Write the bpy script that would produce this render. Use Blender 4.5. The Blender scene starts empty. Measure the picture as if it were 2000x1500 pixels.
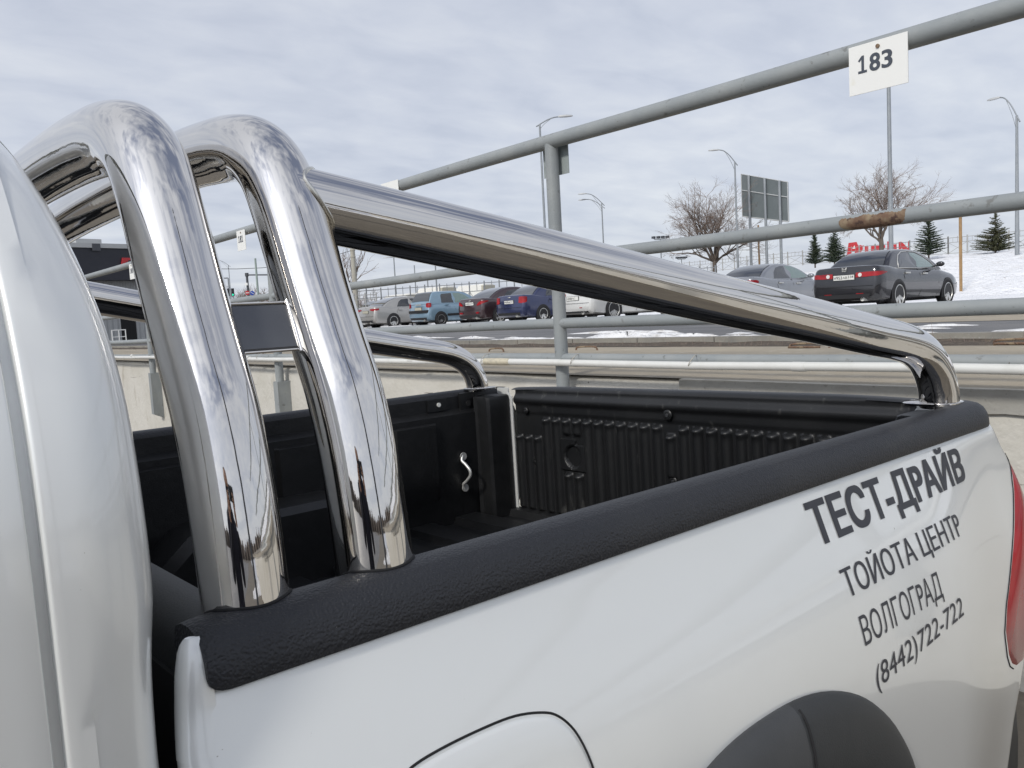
import bpy, bmesh, math, random
from mathutils import Vector, Matrix
random.seed(7)
R = math.radians
sc = bpy.context.scene
col = sc.collection

# ---------------------------------------------------------------- camera
CAMW = Matrix(((0.7661370369740035, -0.6403464903800389, -0.05468466727210838),
               (0.09677733664532948, 0.03083149768496483, 0.9948284102609547),
               (-0.6353488708485527, -0.7674671269888169, 0.08559218015099405)))   # world -> camera
EYE = Vector((0.0, 0.0, 1.545))
FPX = 1618.0
cam = bpy.data.cameras.new('camera'); camo = bpy.data.objects.new('camera', cam); col.objects.link(camo)
cam.sensor_fit = 'HORIZONTAL'; cam.sensor_width = 36.0; cam.lens = FPX / 2000.0 * 36.0
cam.clip_start = 0.02; cam.clip_end = 6000
mw = CAMW.transposed().to_4x4(); mw.translation = EYE
camo.matrix_world = mw
sc.camera = camo

# ---------------------------------------------------------------- light
SUN_AZ, SUN_EL = R(196), R(36)      # azimuth from +X towards +Y: behind the photographer's left
sd = Vector((math.cos(SUN_AZ) * math.cos(SUN_EL), math.sin(SUN_AZ) * math.cos(SUN_EL), math.sin(SUN_EL)))
w = bpy.data.worlds.new('World'); sc.world = w; w.use_nodes = True
nt = w.node_tree; nt.nodes.clear()
def wn(t, **k):
    n = nt.nodes.new(t)
    for a, b in k.items(): setattr(n, a, b)
    return n
def wl(a, b): nt.links.new(a, b)
out = wn('ShaderNodeOutputWorld'); bg = wn('ShaderNodeBackground'); wl(bg.outputs[0], out.inputs[0])
sky = wn('ShaderNodeTexSky', sky_type='NISHITA', sun_disc=False, sun_elevation=SUN_EL, sun_rotation=R(90) - SUN_AZ)
bg.inputs[1].default_value = 0.1
tc = wn('ShaderNodeTexCoord'); nrm = wn('ShaderNodeVectorMath', operation='NORMALIZE'); wl(tc.outputs['Generated'], nrm.inputs[0])
sep = wn('ShaderNodeSeparateXYZ'); wl(nrm.outputs[0], sep.inputs[0])
mx = wn('ShaderNodeMath', operation='MAXIMUM'); wl(sep.outputs[2], mx.inputs[0]); mx.inputs[1].default_value = 0.0
ad = wn('ShaderNodeMath', operation='ADD'); wl(mx.outputs[0], ad.inputs[0]); ad.inputs[1].default_value = 0.16
dx = wn('ShaderNodeMath', operation='DIVIDE'); wl(sep.outputs[0], dx.inputs[0]); wl(ad.outputs[0], dx.inputs[1])
dy = wn('ShaderNodeMath', operation='DIVIDE'); wl(sep.outputs[1], dy.inputs[0]); wl(ad.outputs[0], dy.inputs[1])
cmb = wn('ShaderNodeCombineXYZ'); wl(dx.outputs[0], cmb.inputs[0]); wl(dy.outputs[0], cmb.inputs[1])
def cloud(rot, scl, scale, detail, rough, dist=0.0):
    m = wn('ShaderNodeMapping'); m.inputs['Rotation'].default_value = (0, 0, R(rot)); m.inputs['Scale'].default_value = scl
    wl(cmb.outputs[0], m.inputs[0])
    n = wn('ShaderNodeTexNoise'); n.inputs['Scale'].default_value = scale; n.inputs['Detail'].default_value = detail
    n.inputs['Roughness'].default_value = rough; n.inputs['Distortion'].default_value = dist
    wl(m.outputs[0], n.inputs['Vector']); return n
n1 = cloud(52, (0.6, 1.6, 1), 0.95, 6, 0.46, 0.5)
n2 = cloud(20, (1.0, 1.5, 1), 4.2, 6, 0.52, 0.3)
mixn = wn('ShaderNodeMath', operation='MULTIPLY_ADD'); wl(n2.outputs[0], mixn.inputs[0]); mixn.inputs[1].default_value = 0.40
sc1 = wn('ShaderNodeMath', operation='MULTIPLY'); wl(n1.outputs[0], sc1.inputs[0]); sc1.inputs[1].default_value = 0.60
wl(sc1.outputs[0], mixn.inputs[2])
cr = wn('ShaderNodeValToRGB'); wl(mixn.outputs[0], cr.inputs[0])
e = cr.color_ramp.elements
e[0].position = 0.32; e[0].color = (0.54, 0.585, 0.695, 1)
e[1].position = 0.68; e[1].color = (0.80, 0.83, 0.885, 1)
ee = cr.color_ramp.elements.new(0.47); ee.color = (0.65, 0.69, 0.785, 1)
cr2 = wn('ShaderNodeValToRGB'); wl(mixn.outputs[0], cr2.inputs[0])
f_ = cr2.color_ramp.elements
f_[0].position = 0.42; f_[0].color = (0.24, 0.28, 0.40, 1)
f_[1].position = 0.56; f_[1].color = (0.80, 0.83, 0.90, 1)
zr_ = wn('ShaderNodeMapRange'); wl(sep.outputs[2], zr_.inputs[0]); zr_.inputs[1].default_value = 0.45; zr_.inputs[2].default_value = 0.75
mixc = wn('ShaderNodeMix', data_type='RGBA'); wl(zr_.outputs[0], mixc.inputs[0]); wl(cr.outputs[0], mixc.inputs[6]); wl(cr2.outputs[0], mixc.inputs[7])
# brighter, whiter cloud towards the veiled sun; more broken contrast overhead
dot = wn('ShaderNodeVectorMath', operation='DOT_PRODUCT'); wl(nrm.outputs[0], dot.inputs[0]); dot.inputs[1].default_value = sd
d0 = wn('ShaderNodeMath', operation='MAXIMUM'); wl(dot.outputs['Value'], d0.inputs[0]); d0.inputs[1].default_value = 0
p1 = wn('ShaderNodeMath', operation='POWER'); wl(d0.outputs[0], p1.inputs[0]); p1.inputs[1].default_value = 5
p2 = wn('ShaderNodeMath', operation='POWER'); wl(d0.outputs[0], p2.inputs[0]); p2.inputs[1].default_value = 60
g1 = wn('ShaderNodeMath', operation='MULTIPLY_ADD'); wl(p1.outputs[0], g1.inputs[0]); g1.inputs[1].default_value = 0.75; g1.inputs[2].default_value = 1.0
g2 = wn('ShaderNodeMath', operation='MULTIPLY_ADD'); wl(p2.outputs[0], g2.inputs[0]); g2.inputs[1].default_value = 2.2; wl(g1.outputs[0], g2.inputs[2])
vs = wn('ShaderNodeVectorMath', operation='SCALE'); wl(mixc.outputs[2], vs.inputs[0]); wl(g2.outputs[0], vs.inputs['Scale'])
vs2 = wn('ShaderNodeVectorMath', operation='SCALE'); wl(vs.outputs[0], vs2.inputs[0]); vs2.inputs['Scale'].default_value = 10.0
mixw = wn('ShaderNodeMix', data_type='RGBA'); mixw.inputs[0].default_value = 0.88
wl(sky.outputs[0], mixw.inputs[6]); wl(vs2.outputs[0], mixw.inputs[7]); wl(mixw.outputs[2], bg.inputs[0])

sun = bpy.data.lights.new('sun', 'SUN'); sun.energy = 2.0; sun.angle = R(7); sun.color = (1.0, 0.955, 0.88)
so = bpy.data.objects.new('sun', sun); col.objects.link(so)
so.rotation_euler = (-sd).to_track_quat('-Z', 'Y').to_euler()
sc.view_settings.view_transform = 'Standard'; sc.view_settings.look = 'None'
sc.view_settings.exposure = 0.0; sc.view_settings.gamma = 1.0
sc.cycles.max_bounces = 10; sc.cycles.glossy_bounces = 6

# ---------------------------------------------------------------- materials
def mat(name, base=(.5, .5, .5), rough=.5, metal=0.0, coat=0.0, spec=.5, noise=None, bump=None, **kw):
    m = bpy.data.materials.new(name); m.use_nodes = True
    t = m.node_tree; b = t.nodes['Principled BSDF']
    b.inputs['Base Color'].default_value = (*base, 1); b.inputs['Roughness'].default_value = rough
    b.inputs['Metallic'].default_value = metal; b.inputs['Coat Weight'].default_value = coat
    b.inputs['Coat Roughness'].default_value = kw.get('coat_rough', .04)
    b.inputs['Specular IOR Level'].default_value = spec
    co = t.nodes.new('ShaderNodeTexCoord')
    def nz(scale, detail=5, rough_=.55, stretch=(1, 1, 1), dist=0):
        mp = t.nodes.new('ShaderNodeMapping'); mp.inputs['Scale'].default_value = stretch
        t.links.new(co.outputs['Object'], mp.inputs[0])
        n = t.nodes.new('ShaderNodeTexNoise'); n.inputs['Scale'].default_value = scale
        n.inputs['Detail'].default_value = detail; n.inputs['Roughness'].default_value = rough_; n.inputs['Distortion'].default_value = dist
        t.links.new(mp.outputs[0], n.inputs['Vector']); return n
    prev = None
    for it in (noise or []):
        # (scale, lo, hi, colour, stretch): mixes colour over the base where noise is high
        scl, lo, hi, colr = it[:4]; stv = it[4] if len(it) > 4 else (1, 1, 1)
        n = nz(scl, 7, .6, stv)
        rp = t.nodes.new('ShaderNodeMapRange'); rp.inputs[1].default_value = lo; rp.inputs[2].default_value = hi
        t.links.new(n.outputs[0], rp.inputs[0])
        mi = t.nodes.new('ShaderNodeMix'); mi.data_type = 'RGBA'
        t.links.new(rp.outputs[0], mi.inputs[0])
        if prev is None: mi.inputs[6].default_value = (*base, 1)
        else: t.links.new(prev, mi.inputs[6])
        mi.inputs[7].default_value = (*colr, 1); prev = mi.outputs[2]
    if prev is not None: t.links.new(prev, b.inputs['Base Color'])
    last = None
    for it in (bump or []):
        scl, dist, kind = it[:3]; stv = it[3] if len(it) > 3 else (1, 1, 1)
        if kind == 'v':
            mp = t.nodes.new('ShaderNodeMapping'); mp.inputs['Scale'].default_value = stv; t.links.new(co.outputs['Object'], mp.inputs[0])
            n = t.nodes.new('ShaderNodeTexVoronoi'); n.inputs['Scale'].default_value = scl; n.feature = 'SMOOTH_F1'
            t.links.new(mp.outputs[0], n.inputs['Vector']); o_ = n.outputs[0]
        else:
            n = nz(scl, 4, .5, stv); o_ = n.outputs[0]
        bp = t.nodes.new('ShaderNodeBump'); bp.inputs['Distance'].default_value = dist; bp.inputs['Strength'].default_value = 1.0
        t.links.new(o_, bp.inputs['Height'])
        if last: t.links.new(last, bp.inputs['Normal'])
        last = bp.outputs[0]
    if last: t.links.new(last, b.inputs['Normal'])
    return m
M = {}
M['white'] = mat('pearl_white_paint', (.83, .84, .82), .32, 0.30, 1.0, .5, noise=[(1.5, .4, .75, (.80, .81, .785)), (240, .74, .765, (.35, .33, .29)), (60, .755, .77, (.42, .40, .36))])
M['chrome'] = mat('polished_steel', (.71, .69, .665), .035, 1.0, noise=[(5, .5, .8, (.63, .61, .585)), (90, .70, .78, (.58, .57, .55))], bump=[(9, .0006, 'n'), (60, .00003, 'n')])
M['plate_steel'] = mat('satin_steel', (.50, .50, .51), .28, 1.0)
M['plate_dark'] = mat('dark_reflection_steel', (.14, .145, .155), .32, .7, bump=[(30, .0008, 'n')])  # dark mirrored surroundings of the connecting plate put into its base colour
M['weld'] = mat('weld_steel', (.66, .64, .58), .22, 1.0)
M['cap'] = mat('grained_plastic', (.021, .0225, .027), .50, spec=.42, noise=[(5, .45, .8, (.030, .031, .034)), (14, .60, .8, (.045, .045, .046), (.3, 1, 1)), (210, .72, .76, (.14, .14, .14))], bump=[(380, .0012, 'v'), (170, .0009, 'n')])
M['liner'] = mat('bed_liner_plastic', (.0085, .009, .0098), .42, spec=.45, noise=[(9, .5, .85, (.020, .020, .021)), (45, .66, .80, (.05, .05, .048), (1, 1, .25))], bump=[(350, .0005, 'n'), (25, .0015, 'n')])
M['liner_dusty'] = mat('dusty_liner_plastic', (.009, .0095, .0105), .42, spec=.45, noise=[(4, .5, .8, (.018, .0185, .019)), (38, .63, .78, (.07, .07, .066), (1, 1, .22)), (120, .72, .78, (.10, .10, .095))], bump=[(350, .0005, 'n')])
M['flare'] = mat('dark_grey_plastic', (.032, .034, .035), .55, spec=.4, noise=[(7, .4, .8, (.045, .046, .046))], bump=[(420, .0004, 'n')])
M['flare_grey'] = mat('mid_grey_plastic', (.052, .054, .056), .5, spec=.4, noise=[(9, .4, .8, (.065, .066, .067))], bump=[(420, .0003, 'n')])
M['decal'] = mat('vinyl_lettering', (.034, .036, .046), .45)
M['gap'] = mat('shadow_gap_rubber', (.010, .010, .011), .8)
M['red'] = mat('red_lens', (.36, .012, .016), .2, coat=.4, spec=.3, noise=[(3, .45, .6, (.22, .010, .014))])
M['tyre'] = mat('tyre_rubber', (.018, .018, .019), .8, bump=[(90, .002, 'n')])
M['glass'] = mat('tinted_glass', (.012, .014, .016), .04, coat=1.0, spec=.8)
M['glass_green'] = mat('clear_green_glass', (.15, .22, .20), .06, coat=1.0, spec=.8)
M['rim'] = mat('alloy_silver', (.62, .62, .60), .35, .5)
M['wheel_steel'] = mat('steel_wheel_grey', (.30, .30, .30), .45, .5)
M['plate_white'] = mat('number_plate_white', (.74, .74, .70), .45)
M['plate_dirty'] = mat('number_plate_dirty', (.44, .42, .34), .6)
M['black'] = mat('black_trim', (.015, .015, .016), .5)
M['rail'] = mat('grey_painted_pipe', (.25, .27, .275), .5, spec=.4, noise=[(4, .42, .75, (.31, .325, .32)), (22, .62, .70, (.17, .175, .17)), (60, .68, .72, (.11, .095, .075))], bump=[(45, .0010, 'n')])
M['rust'] = mat('rusty_pipe', (.15, .09, .058), .85, noise=[(14, .45, .62, (.26, .20, .13)), (30, .55, .62, (.07, .04, .03)), (9, .60, .64, (.24, .245, .235), (1, .4, 1))], bump=[(50, .002, 'n')])
M['pipe_white'] = mat('white_plastic_pipe', (.66, .66, .63), .4, noise=[(6, .5, .8, (.55, .55, .51))])
M['pipe_joint'] = mat('yellowed_tape', (.55, .50, .38), .55, noise=[(40, .45, .6, (.45, .41, .32))])
M['wire'] = mat('tie_wire', (.45, .42, .36), .6)
M['wall'] = mat('painted_concrete', (.56, .54, .49), .85, noise=[(1.6, .45, .75, (.48, .46, .40)), (5, .58, .75, (.38, .35, .29), (1, 1, .5)), (26, .70, .74, (.20, .18, .15))], bump=[(30, .006, 'n'), (3, .02, 'n')])
M['apron'] = mat('sandy_concrete', (.37, .32, .24), .9, noise=[(1.3, .42, .7, (.29, .255, .20)), (9, .55, .72, (.42, .375, .30)), (35, .68, .74, (.16, .135, .11))], bump=[(22, .006, 'n'), (120, .002, 'n')])
M['kerb'] = mat('grey_kerb_stone', (.26, .245, .21), .85, noise=[(3, .45, .7, (.18, .175, .16)), (40, .6, .7, (.30, .29, .27))], bump=[(50, .003, 'n')])
M['cement'] = mat('grey_render', (.36, .35, .32), .88, noise=[(4, .45, .7, (.30, .29, .26)), (30, .62, .72, (.22, .21, .19))], bump=[(40, .004, 'n')])
M['dirt'] = mat('dirt_litter', (.085, .065, .048), .95, noise=[(14, .5, .65, (.16, .125, .085)), (70, .6, .7, (.22, .19, .15))], bump=[(60, .02, 'n')])
M['asphalt'] = mat('damp_asphalt', (.085, .082, .080), .5, noise=[(.35, .45, .62, (.14, .13, .12)), (1.1, .57, .66, (.21, .20, .19), (2.2, .35, 1)), (60, .6, .75, (.16, .155, .15))], bump=[(90, .004, 'n')])
M['concrete_lot'] = mat('concrete_yard', (.165, .145, .115), .85, noise=[(.5, .4, .7, (.125, .11, .09)), (6, .55, .7, (.21, .185, .15))], bump=[(50, .004, 'n')])
M['snow'] = mat('snow', (.86, .865, .88), .8, spec=.2, noise=[(.9, .56, .75, (.76, .75, .73)), (5, .62, .70, (.50, .45, .38)), (1.6, .62, .72, (.68, .66, .62), (1, 1, 3))], bump=[(2.2, .22, 'n'), (9, .08, 'n')])
M['slush'] = mat('grey_slush', (.74, .74, .74), .8, noise=[(4, .5, .7, (.50, .48, .45))], bump=[(14, .03, 'n')])
M['grass_field'] = mat('winter_field', (.17, .15, .12), .95, noise=[(.03, .45, .6, (.55, .55, .55)), (.4, .5, .7, (.11, .10, .08))])
M['lamp_pole'] = mat('galvanised_pole', (.25, .27, .29), .5, .3, noise=[(2, .4, .7, (.31, .33, .34))])
M['dark_steel'] = mat('dark_steel', (.07, .075, .085), .5)
M['lamp_glass'] = mat('lamp_lens', (.75, .75, .72), .3)
M['pole_concrete'] = mat('pale_concrete_pole', (.42, .40, .34), .85, noise=[(3, .45, .7, (.34, .32, .27))])
M['board_back'] = mat('grey_green_sheet', (.125, .145, .15), .6, noise=[(1.2, .45, .7, (.15, .17, .175)), (4, .66, .7, (.05, .06, .06), (1, 1, .2))])
M['wood_post'] = mat('ochre_post', (.33, .21, .10), .8, noise=[(5, .45, .7, (.22, .14, .07))])
M['bark'] = mat('bare_bark', (.105, .085, .07), .9, noise=[(3, .45, .7, (.15, .125, .105))])
M['twig'] = mat('twig', (.20, .155, .13), .9)
M['needle'] = mat('conifer_needles', (.030, .047, .028), .8, noise=[(2.5, .45, .65, (.055, .068, .035))])
M['needle_dry'] = mat('conifer_needles_olive', (.075, .075, .035), .8, noise=[(2.5, .45, .65, (.05, .062, .03))])
M['fence_metal'] = mat('pale_fence_metal', (.36, .36, .35), .6)
M['fence_dark'] = mat('grey_fence_metal', (.20, .21, .22), .6)
M['sign_white'] = mat('sign_white', (.80, .80, .77), .5, noise=[(8, .62, .8, (.70, .67, .55))])
M['sign_back'] = mat('sign_sheet_back', (.30, .335, .33), .6, noise=[(14, .5, .7, (.24, .27, .265))])
M['sign_text'] = mat('sign_digits', (.055, .065, .085), .5)
M['sign_red'] = mat('sign_red', (.50, .028, .035), .45)
M['sign_green'] = mat('sign_green', (.02, .20, .12), .45)
M['sign_blue'] = mat('sign_blue', (.02, .07, .38), .45)
M['fascia'] = mat('dark_fascia', (.016, .018, .028), .45, noise=[(2, .4, .7, (.022, .024, .034))])
M['corr'] = mat('corrugated_grey_sheet', (.40, .41, .41), .55, .0)
M['coping'] = mat('grey_coping', (.45, .46, .46), .5)
M['van_white'] = mat('van_white', (.78, .77, .72), .4, coat=.6)
M['van_cream'] = mat('van_cream', (.46, .44, .36), .5)
M['coat_cloth'] = mat('dark_coat', (.018, .018, .028), .9, bump=[(200, .001, 'n')])
M['trouser'] = mat('dark_trousers', (.02, .02, .025), .9)
M['skin'] = mat('skin', (.45, .27, .19), .55)
M['hair'] = mat('dark_hair', (.02, .014, .01), .7)
def lit(name, c, s):
    m = bpy.data.materials.new(name); m.use_nodes = True; b = m.node_tree.nodes['Principled BSDF']
    b.inputs['Base Color'].default_value = (*c, 1); b.inputs['Emission Color'].default_value = (*c, 1); b.inputs['Emission Strength'].default_value = s
    return m
M['green_lamp'] = lit('green_signal', (.02, .55, .32), 1.0)
def paint(name, c, rough=.3, metal=.35):
    return mat(name, c, rough, metal, 1.0, noise=[(4, .5, .8, tuple(x * .8 + .02 for x in c))])

# corrugation bump for the sheet wall
def corrug():
    m = M['corr']; t = m.node_tree; b = t.nodes['Principled BSDF']
    co = t.nodes.new('ShaderNodeTexCoord'); wv = t.nodes.new('ShaderNodeTexWave'); wv.bands_direction = 'X'; wv.inputs['Scale'].default_value = 1.3
    bp = t.nodes.new('ShaderNodeBump'); bp.inputs['Distance'].default_value = .05
    t.links.new(co.outputs['Object'], wv.inputs['Vector']); t.links.new(wv.outputs['Fac'], bp.inputs['Height']); t.links.new(bp.outputs[0], b.inputs['Normal'])
corrug()

# ---------------------------------------------------------------- helpers
class MB:
    """collects shapes, links them as ONE mesh object"""
    def __init__(s): s.v = []; s.f = []; s.m = []; s.cur = 0
    def add(s, vs, fs, flip=False):
        o = len(s.v); s.v += [Vector(p) for p in vs]
        for f in fs:
            f = [i + o for i in f]
            s.f.append(f[::-1] if flip else f); s.m.append(s.cur)
        return s
    def box(s, c, d, mtx=None):
        x, y, z = (k / 2 for k in d)
        vs = [Vector((i * x, j * y, k * z)) for i in (-1, 1) for j in (-1, 1) for k in (-1, 1)]
        if mtx: vs = [mtx @ p for p in vs]
        vs = [p + Vector(c) for p in vs]
        return s.add(vs, [(0, 1, 3, 2), (4, 6, 7, 5), (0, 4, 5, 1), (2, 3, 7, 6), (0, 2, 6, 4), (1, 5, 7, 3)])
    def hexa(s, vs):  # 8 points: bottom 4 ccw, top 4 ccw
        return s.add(vs, [(3, 2, 1, 0), (4, 5, 6, 7), (0, 1, 5, 4), (1, 2, 6, 5), (2, 3, 7, 6), (3, 0, 4, 7)])
    def tube(s, pts, r, seg=12, cap=True, up=None):
        pts = [Vector(p) for p in pts]; n = len(pts)
        rr = r if isinstance(r, (list, tuple)) else [r] * n
        t0 = (pts[1] - pts[0]).normalized()
        ref = Vector(up) if up else (Vector((0, 0, 1)) if abs(t0.z) < .9 else Vector((1, 0, 0)))
        u = (ref - t0 * ref.dot(t0)).normalized(); vs = []; prev = t0
        for i, p in enumerate(pts):
            if i == 0: t = t0
            elif i == n - 1: t = (pts[i] - pts[i - 1]).normalized()
            else: t = ((pts[i + 1] - pts[i]).normalized() + (pts[i] - pts[i - 1]).normalized()).normalized()
            q = prev.rotation_difference(t); u = q @ u; u = (u - t * u.dot(t)).normalized(); prev = t
            v = t.cross(u)
            for k in range(seg):
                a = 2 * math.pi * k / seg
                vs.append(p + (u * math.cos(a) + v * math.sin(a)) * rr[i])
        fs = [(i * seg + k, i * seg + (k + 1) % seg, (i + 1) * seg + (k + 1) % seg, (i + 1) * seg + k) for i in range(n - 1) for k in range(seg)]
        if cap: fs += [tuple(range(seg))[::-1], tuple((n - 1) * seg + k for k in range(seg))]
        return s.add(vs, fs)
    def loft(s, rows, close=False, cap=False, flip=False):
        n = len(rows[0]); vs = [p for r_ in rows for p in r_]; fs = []
        for i in range(len(rows) - 1):
            for k in range(n if close else n - 1):
                fs.append((i * n + k, i * n + (k + 1) % n, (i + 1) * n + (k + 1) % n, (i + 1) * n + k))
        if cap: fs += [tuple(range(n))[::-1], tuple((len(rows) - 1) * n + k for k in range(n))]
        return s.add(vs, fs, flip)
    def disc(s, c, n, r, seg=20, h=.004, sy=1.0):
        c = Vector(c); n = Vector(n).normalized(); return s.tube([c - n * h / 2, c + n * h / 2], r, seg)
    def build(s, name, m, parent=None, smooth=False, origin=None, ang=None):
        me = bpy.data.meshes.new(name); o0 = Vector(origin) if origin is not None else Vector((0, 0, 0))
        me.from_pydata([tuple(p - o0) for p in s.v], [], s.f); me.update()
        ms = m if isinstance(m, (list, tuple)) else [m]
        for k in ms: me.materials.append(k)
        for p, k in zip(me.polygons, s.m): p.material_index = k
        o = bpy.data.objects.new(name, me); col.objects.link(o)
        if parent is not None: o.parent = parent
        elif origin is not None: o.location = o0
        if smooth:
            for p in me.polygons: p.use_smooth = True
            if ang:
                bm = bmesh.new(); bm.from_mesh(me)
                for e_ in bm.edges:
                    if len(e_.link_faces) == 2 and e_.calc_face_angle(0) > R(ang): e_.smooth = False
                bm.to_mesh(me); bm.free()
        return o
def tag(o, label=None, cat=None, group=None, kind=None):
    if label: o['label'] = label
    if cat: o['category'] = cat
    if group: o['group'] = group
    if kind: o['kind'] = kind
    return o
def empty(name, loc, label, cat, group=None, rz=0):
    o = bpy.data.objects.new(name, None); col.objects.link(o); o.location = loc; o.rotation_euler = (0, 0, rz); o.empty_display_size = .2
    return tag(o, label, cat, group)
def copy_tree(o, parent=None):
    c = o.copy(); col.objects.link(c); c.parent = parent
    for ch in list(o.children): copy_tree(ch, c)
    return c
def cr_spline(pts, n=8):
    P = [Vector(p) for p in pts]; P = [P[0] * 2 - P[1]] + P + [P[-1] * 2 - P[-2]]; o = []
    for i in range(1, len(P) - 2):
        for k in range(n):
            t = k / n; a, b, c, d = P[i - 1:i + 3]
            o.append(.5 * ((2 * b) + (c - a) * t + (2 * a - 5 * b + 4 * c - d) * t * t + (3 * b - 3 * c + d - a) * t ** 3))
    o.append(P[-2]); return o
def interp(x, tab):
    if x <= tab[0][0]: return tab[0][1]
    for (a, b), (c, d) in zip(tab, tab[1:]):
        if x <= c: return b + (d - b) * (x - a) / (c - a)
    return tab[-1][1]
def text_mesh(s, height=1.0, width=None, bold=0.0, spacing=1.0):
    """lettering as (verts, faces) with cap height and total width as asked, starting at 0,0"""
    cu = bpy.data.curves.new('txt', 'FONT'); cu.body = s; cu.size = 1; cu.offset = bold; cu.space_character = spacing; cu.resolution_u = 5
    o = bpy.data.objects.new('txt', cu); col.objects.link(o)
    dg = bpy.context.evaluated_depsgraph_get(); me = bpy.data.meshes.new_from_object(o.evaluated_get(dg))
    bm = bmesh.new(); bm.from_mesh(me); bmesh.ops.triangulate(bm, faces=bm.faces[:]); xs = [v.co.x for v in bm.verts]; x0, x1 = min(xs), max(xs)
    cap = .729   # cap height of the built-in face at size 1
    sx = (width / (x1 - x0)) if width else height / cap
    for v in bm.verts: v.co.x = (v.co.x - x0) * sx; v.co.y = v.co.y * height / cap
    bpy.data.objects.remove(o); bpy.data.curves.remove(cu); bpy.data.meshes.remove(me)
    return bm
def bm_to(bm, fn):
    vs = [fn(v.co.x, v.co.y) for v in bm.verts]; bm.verts.index_update(); fs = [[v.index for v in f.verts] for f in bm.faces]
    return vs, fs
def at(px, py, d):
    """point of the place seen at that spot of the photograph, d metres along the optical axis"""
    r_ = CAMW.transposed() @ Vector(((px - 1000) / FPX, -(py - 750) / FPX, -1.0))
    return EYE + r_ * d
def ground_at(px, d, z):
    p = at(px, 611, d); return Vector((p.x, p.y, z))

LOT = 1.14      # level of the upper car park; the yard the truck stands in is 0
# ================================================================ SETTING
def sheet(name, x0, x1, y0, y1, z, m, nx=1, ny=1, bumpf=None):
    b = MB(); rows = []
    for i in range(nx + 1):
        rows.append([(x0 + (x1 - x0) * i / nx, y0 + (y1 - y0) * j / ny, z + (bumpf(x0 + (x1 - x0) * i / nx, y0 + (y1 - y0) * j / ny) if bumpf else 0)) for j in range(ny + 1)])
    b.loft(rows); return tag(b.build(name, m, smooth=bool(bumpf)), kind='structure')
sheet('ground', -2500, 3.45, -2500, 2500, 0.0, M['concrete_lot'])
sheet('field', 6.9, 4000, -2500, 2500, LOT - .02, M['grass_field'])
sheet('car_park_asphalt', 6.895, 34.0, -60, 75, LOT, M['asphalt'])
sheet('dry_concrete_strip', 10.6, 15.5, -60, 6.5, LOT + .004, M['apron'])
sheet('dirt_strip', 6.05, 6.74, -60, 75, 1.150, M['dirt'], 6, 400, lambda x, y: .012 * math.sin(y * 7.3 + x * 9) * math.sin(y * 2.1) + random.uniform(-.006, .01))
sheet('concrete_apron', 3.395, 6.06, -60, 75, 1.160, M['apron'], 12, 200, lambda x, y: (0 if x < 3.4 or x > 6.0 else random.uniform(-.003, .003)) - (.012 if x > 6.0 else 0))
b = MB(); y = -60.0
while y < 75:
    b.box((6.82, y + .497, 1.10), (.15, .988, .20)); y += 1.0
tag(b.build('kerb', M['kerb']), kind='structure')

# retaining wall, its face towards the truck and a rough rounded top edge
b = MB(); rows = []
N = 260
for j in range(N + 1):
    yy = -12 + 60 * j / N; k = .010 * math.sin(yy * 3.1) + .008 * math.sin(yy * 7.7 + 1) + random.uniform(-.004, .004)
    rows.append([(3.385, yy, -.05), (3.385, yy, .62), (3.38 + k * .2, yy, .98), (3.39 + k * .3, yy, 1.09 + k), (3.400, yy, 1.128 + k * .8), (3.43, yy, 1.146 + k * .2), (3.52, yy, 1.1500), (3.60, yy, 1.140)])
b.loft(rows, flip=True)
tag(b.build('retaining_wall', M['wall'], smooth=True), 'pale plastered concrete retaining wall behind the truck bed, stained along its top edge', 'wall')
wall_o = bpy.data.objects['retaining_wall']
for y0_, y1_, z_ in ((4.9, 6.9, .985), (7.75, 9.3, .965), (10.2, 12.8, .93), (.2, 1.35, .80)):
    b = MB(); pts = []; n = int((y1_ - y0_) / .035)
    for k in range(n + 1): pts.append((3.3835, y0_ + (y1_ - y0_) * k / n, z_ + .01 * math.sin(k * .35) + random.uniform(-.004, .004)))
    b.tube(pts, [random.uniform(.0012, .0035) for _ in pts], 5); b.build('crack', M['dirt'], wall_o)
# patched band of render along the top of the wall face on the right
b = MB(); rows = []
for j in range(61):
    yy = -3 + 5.72 * j / 60; k = random.uniform(-.004, .004)
    rows.append([(3.379, yy, 1.062 + k * 2), (3.366 + k * .3, yy, 1.066 + k), (3.364, yy, 1.118 + k), (3.3645, yy, 1.1585 + k * .4), (3.40, yy, 1.1605)])
b.loft(rows, flip=True); b.add(rows[-1] + [(3.40, 2.72, 1.06)], [(0, 1, 2, 3, 4, 5)])
tag(b.build('cement_patch', M['cement'], smooth=True, ang=40), 'grey cement patch along the wall top behind the tailgate', 'wall patch')

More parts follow.
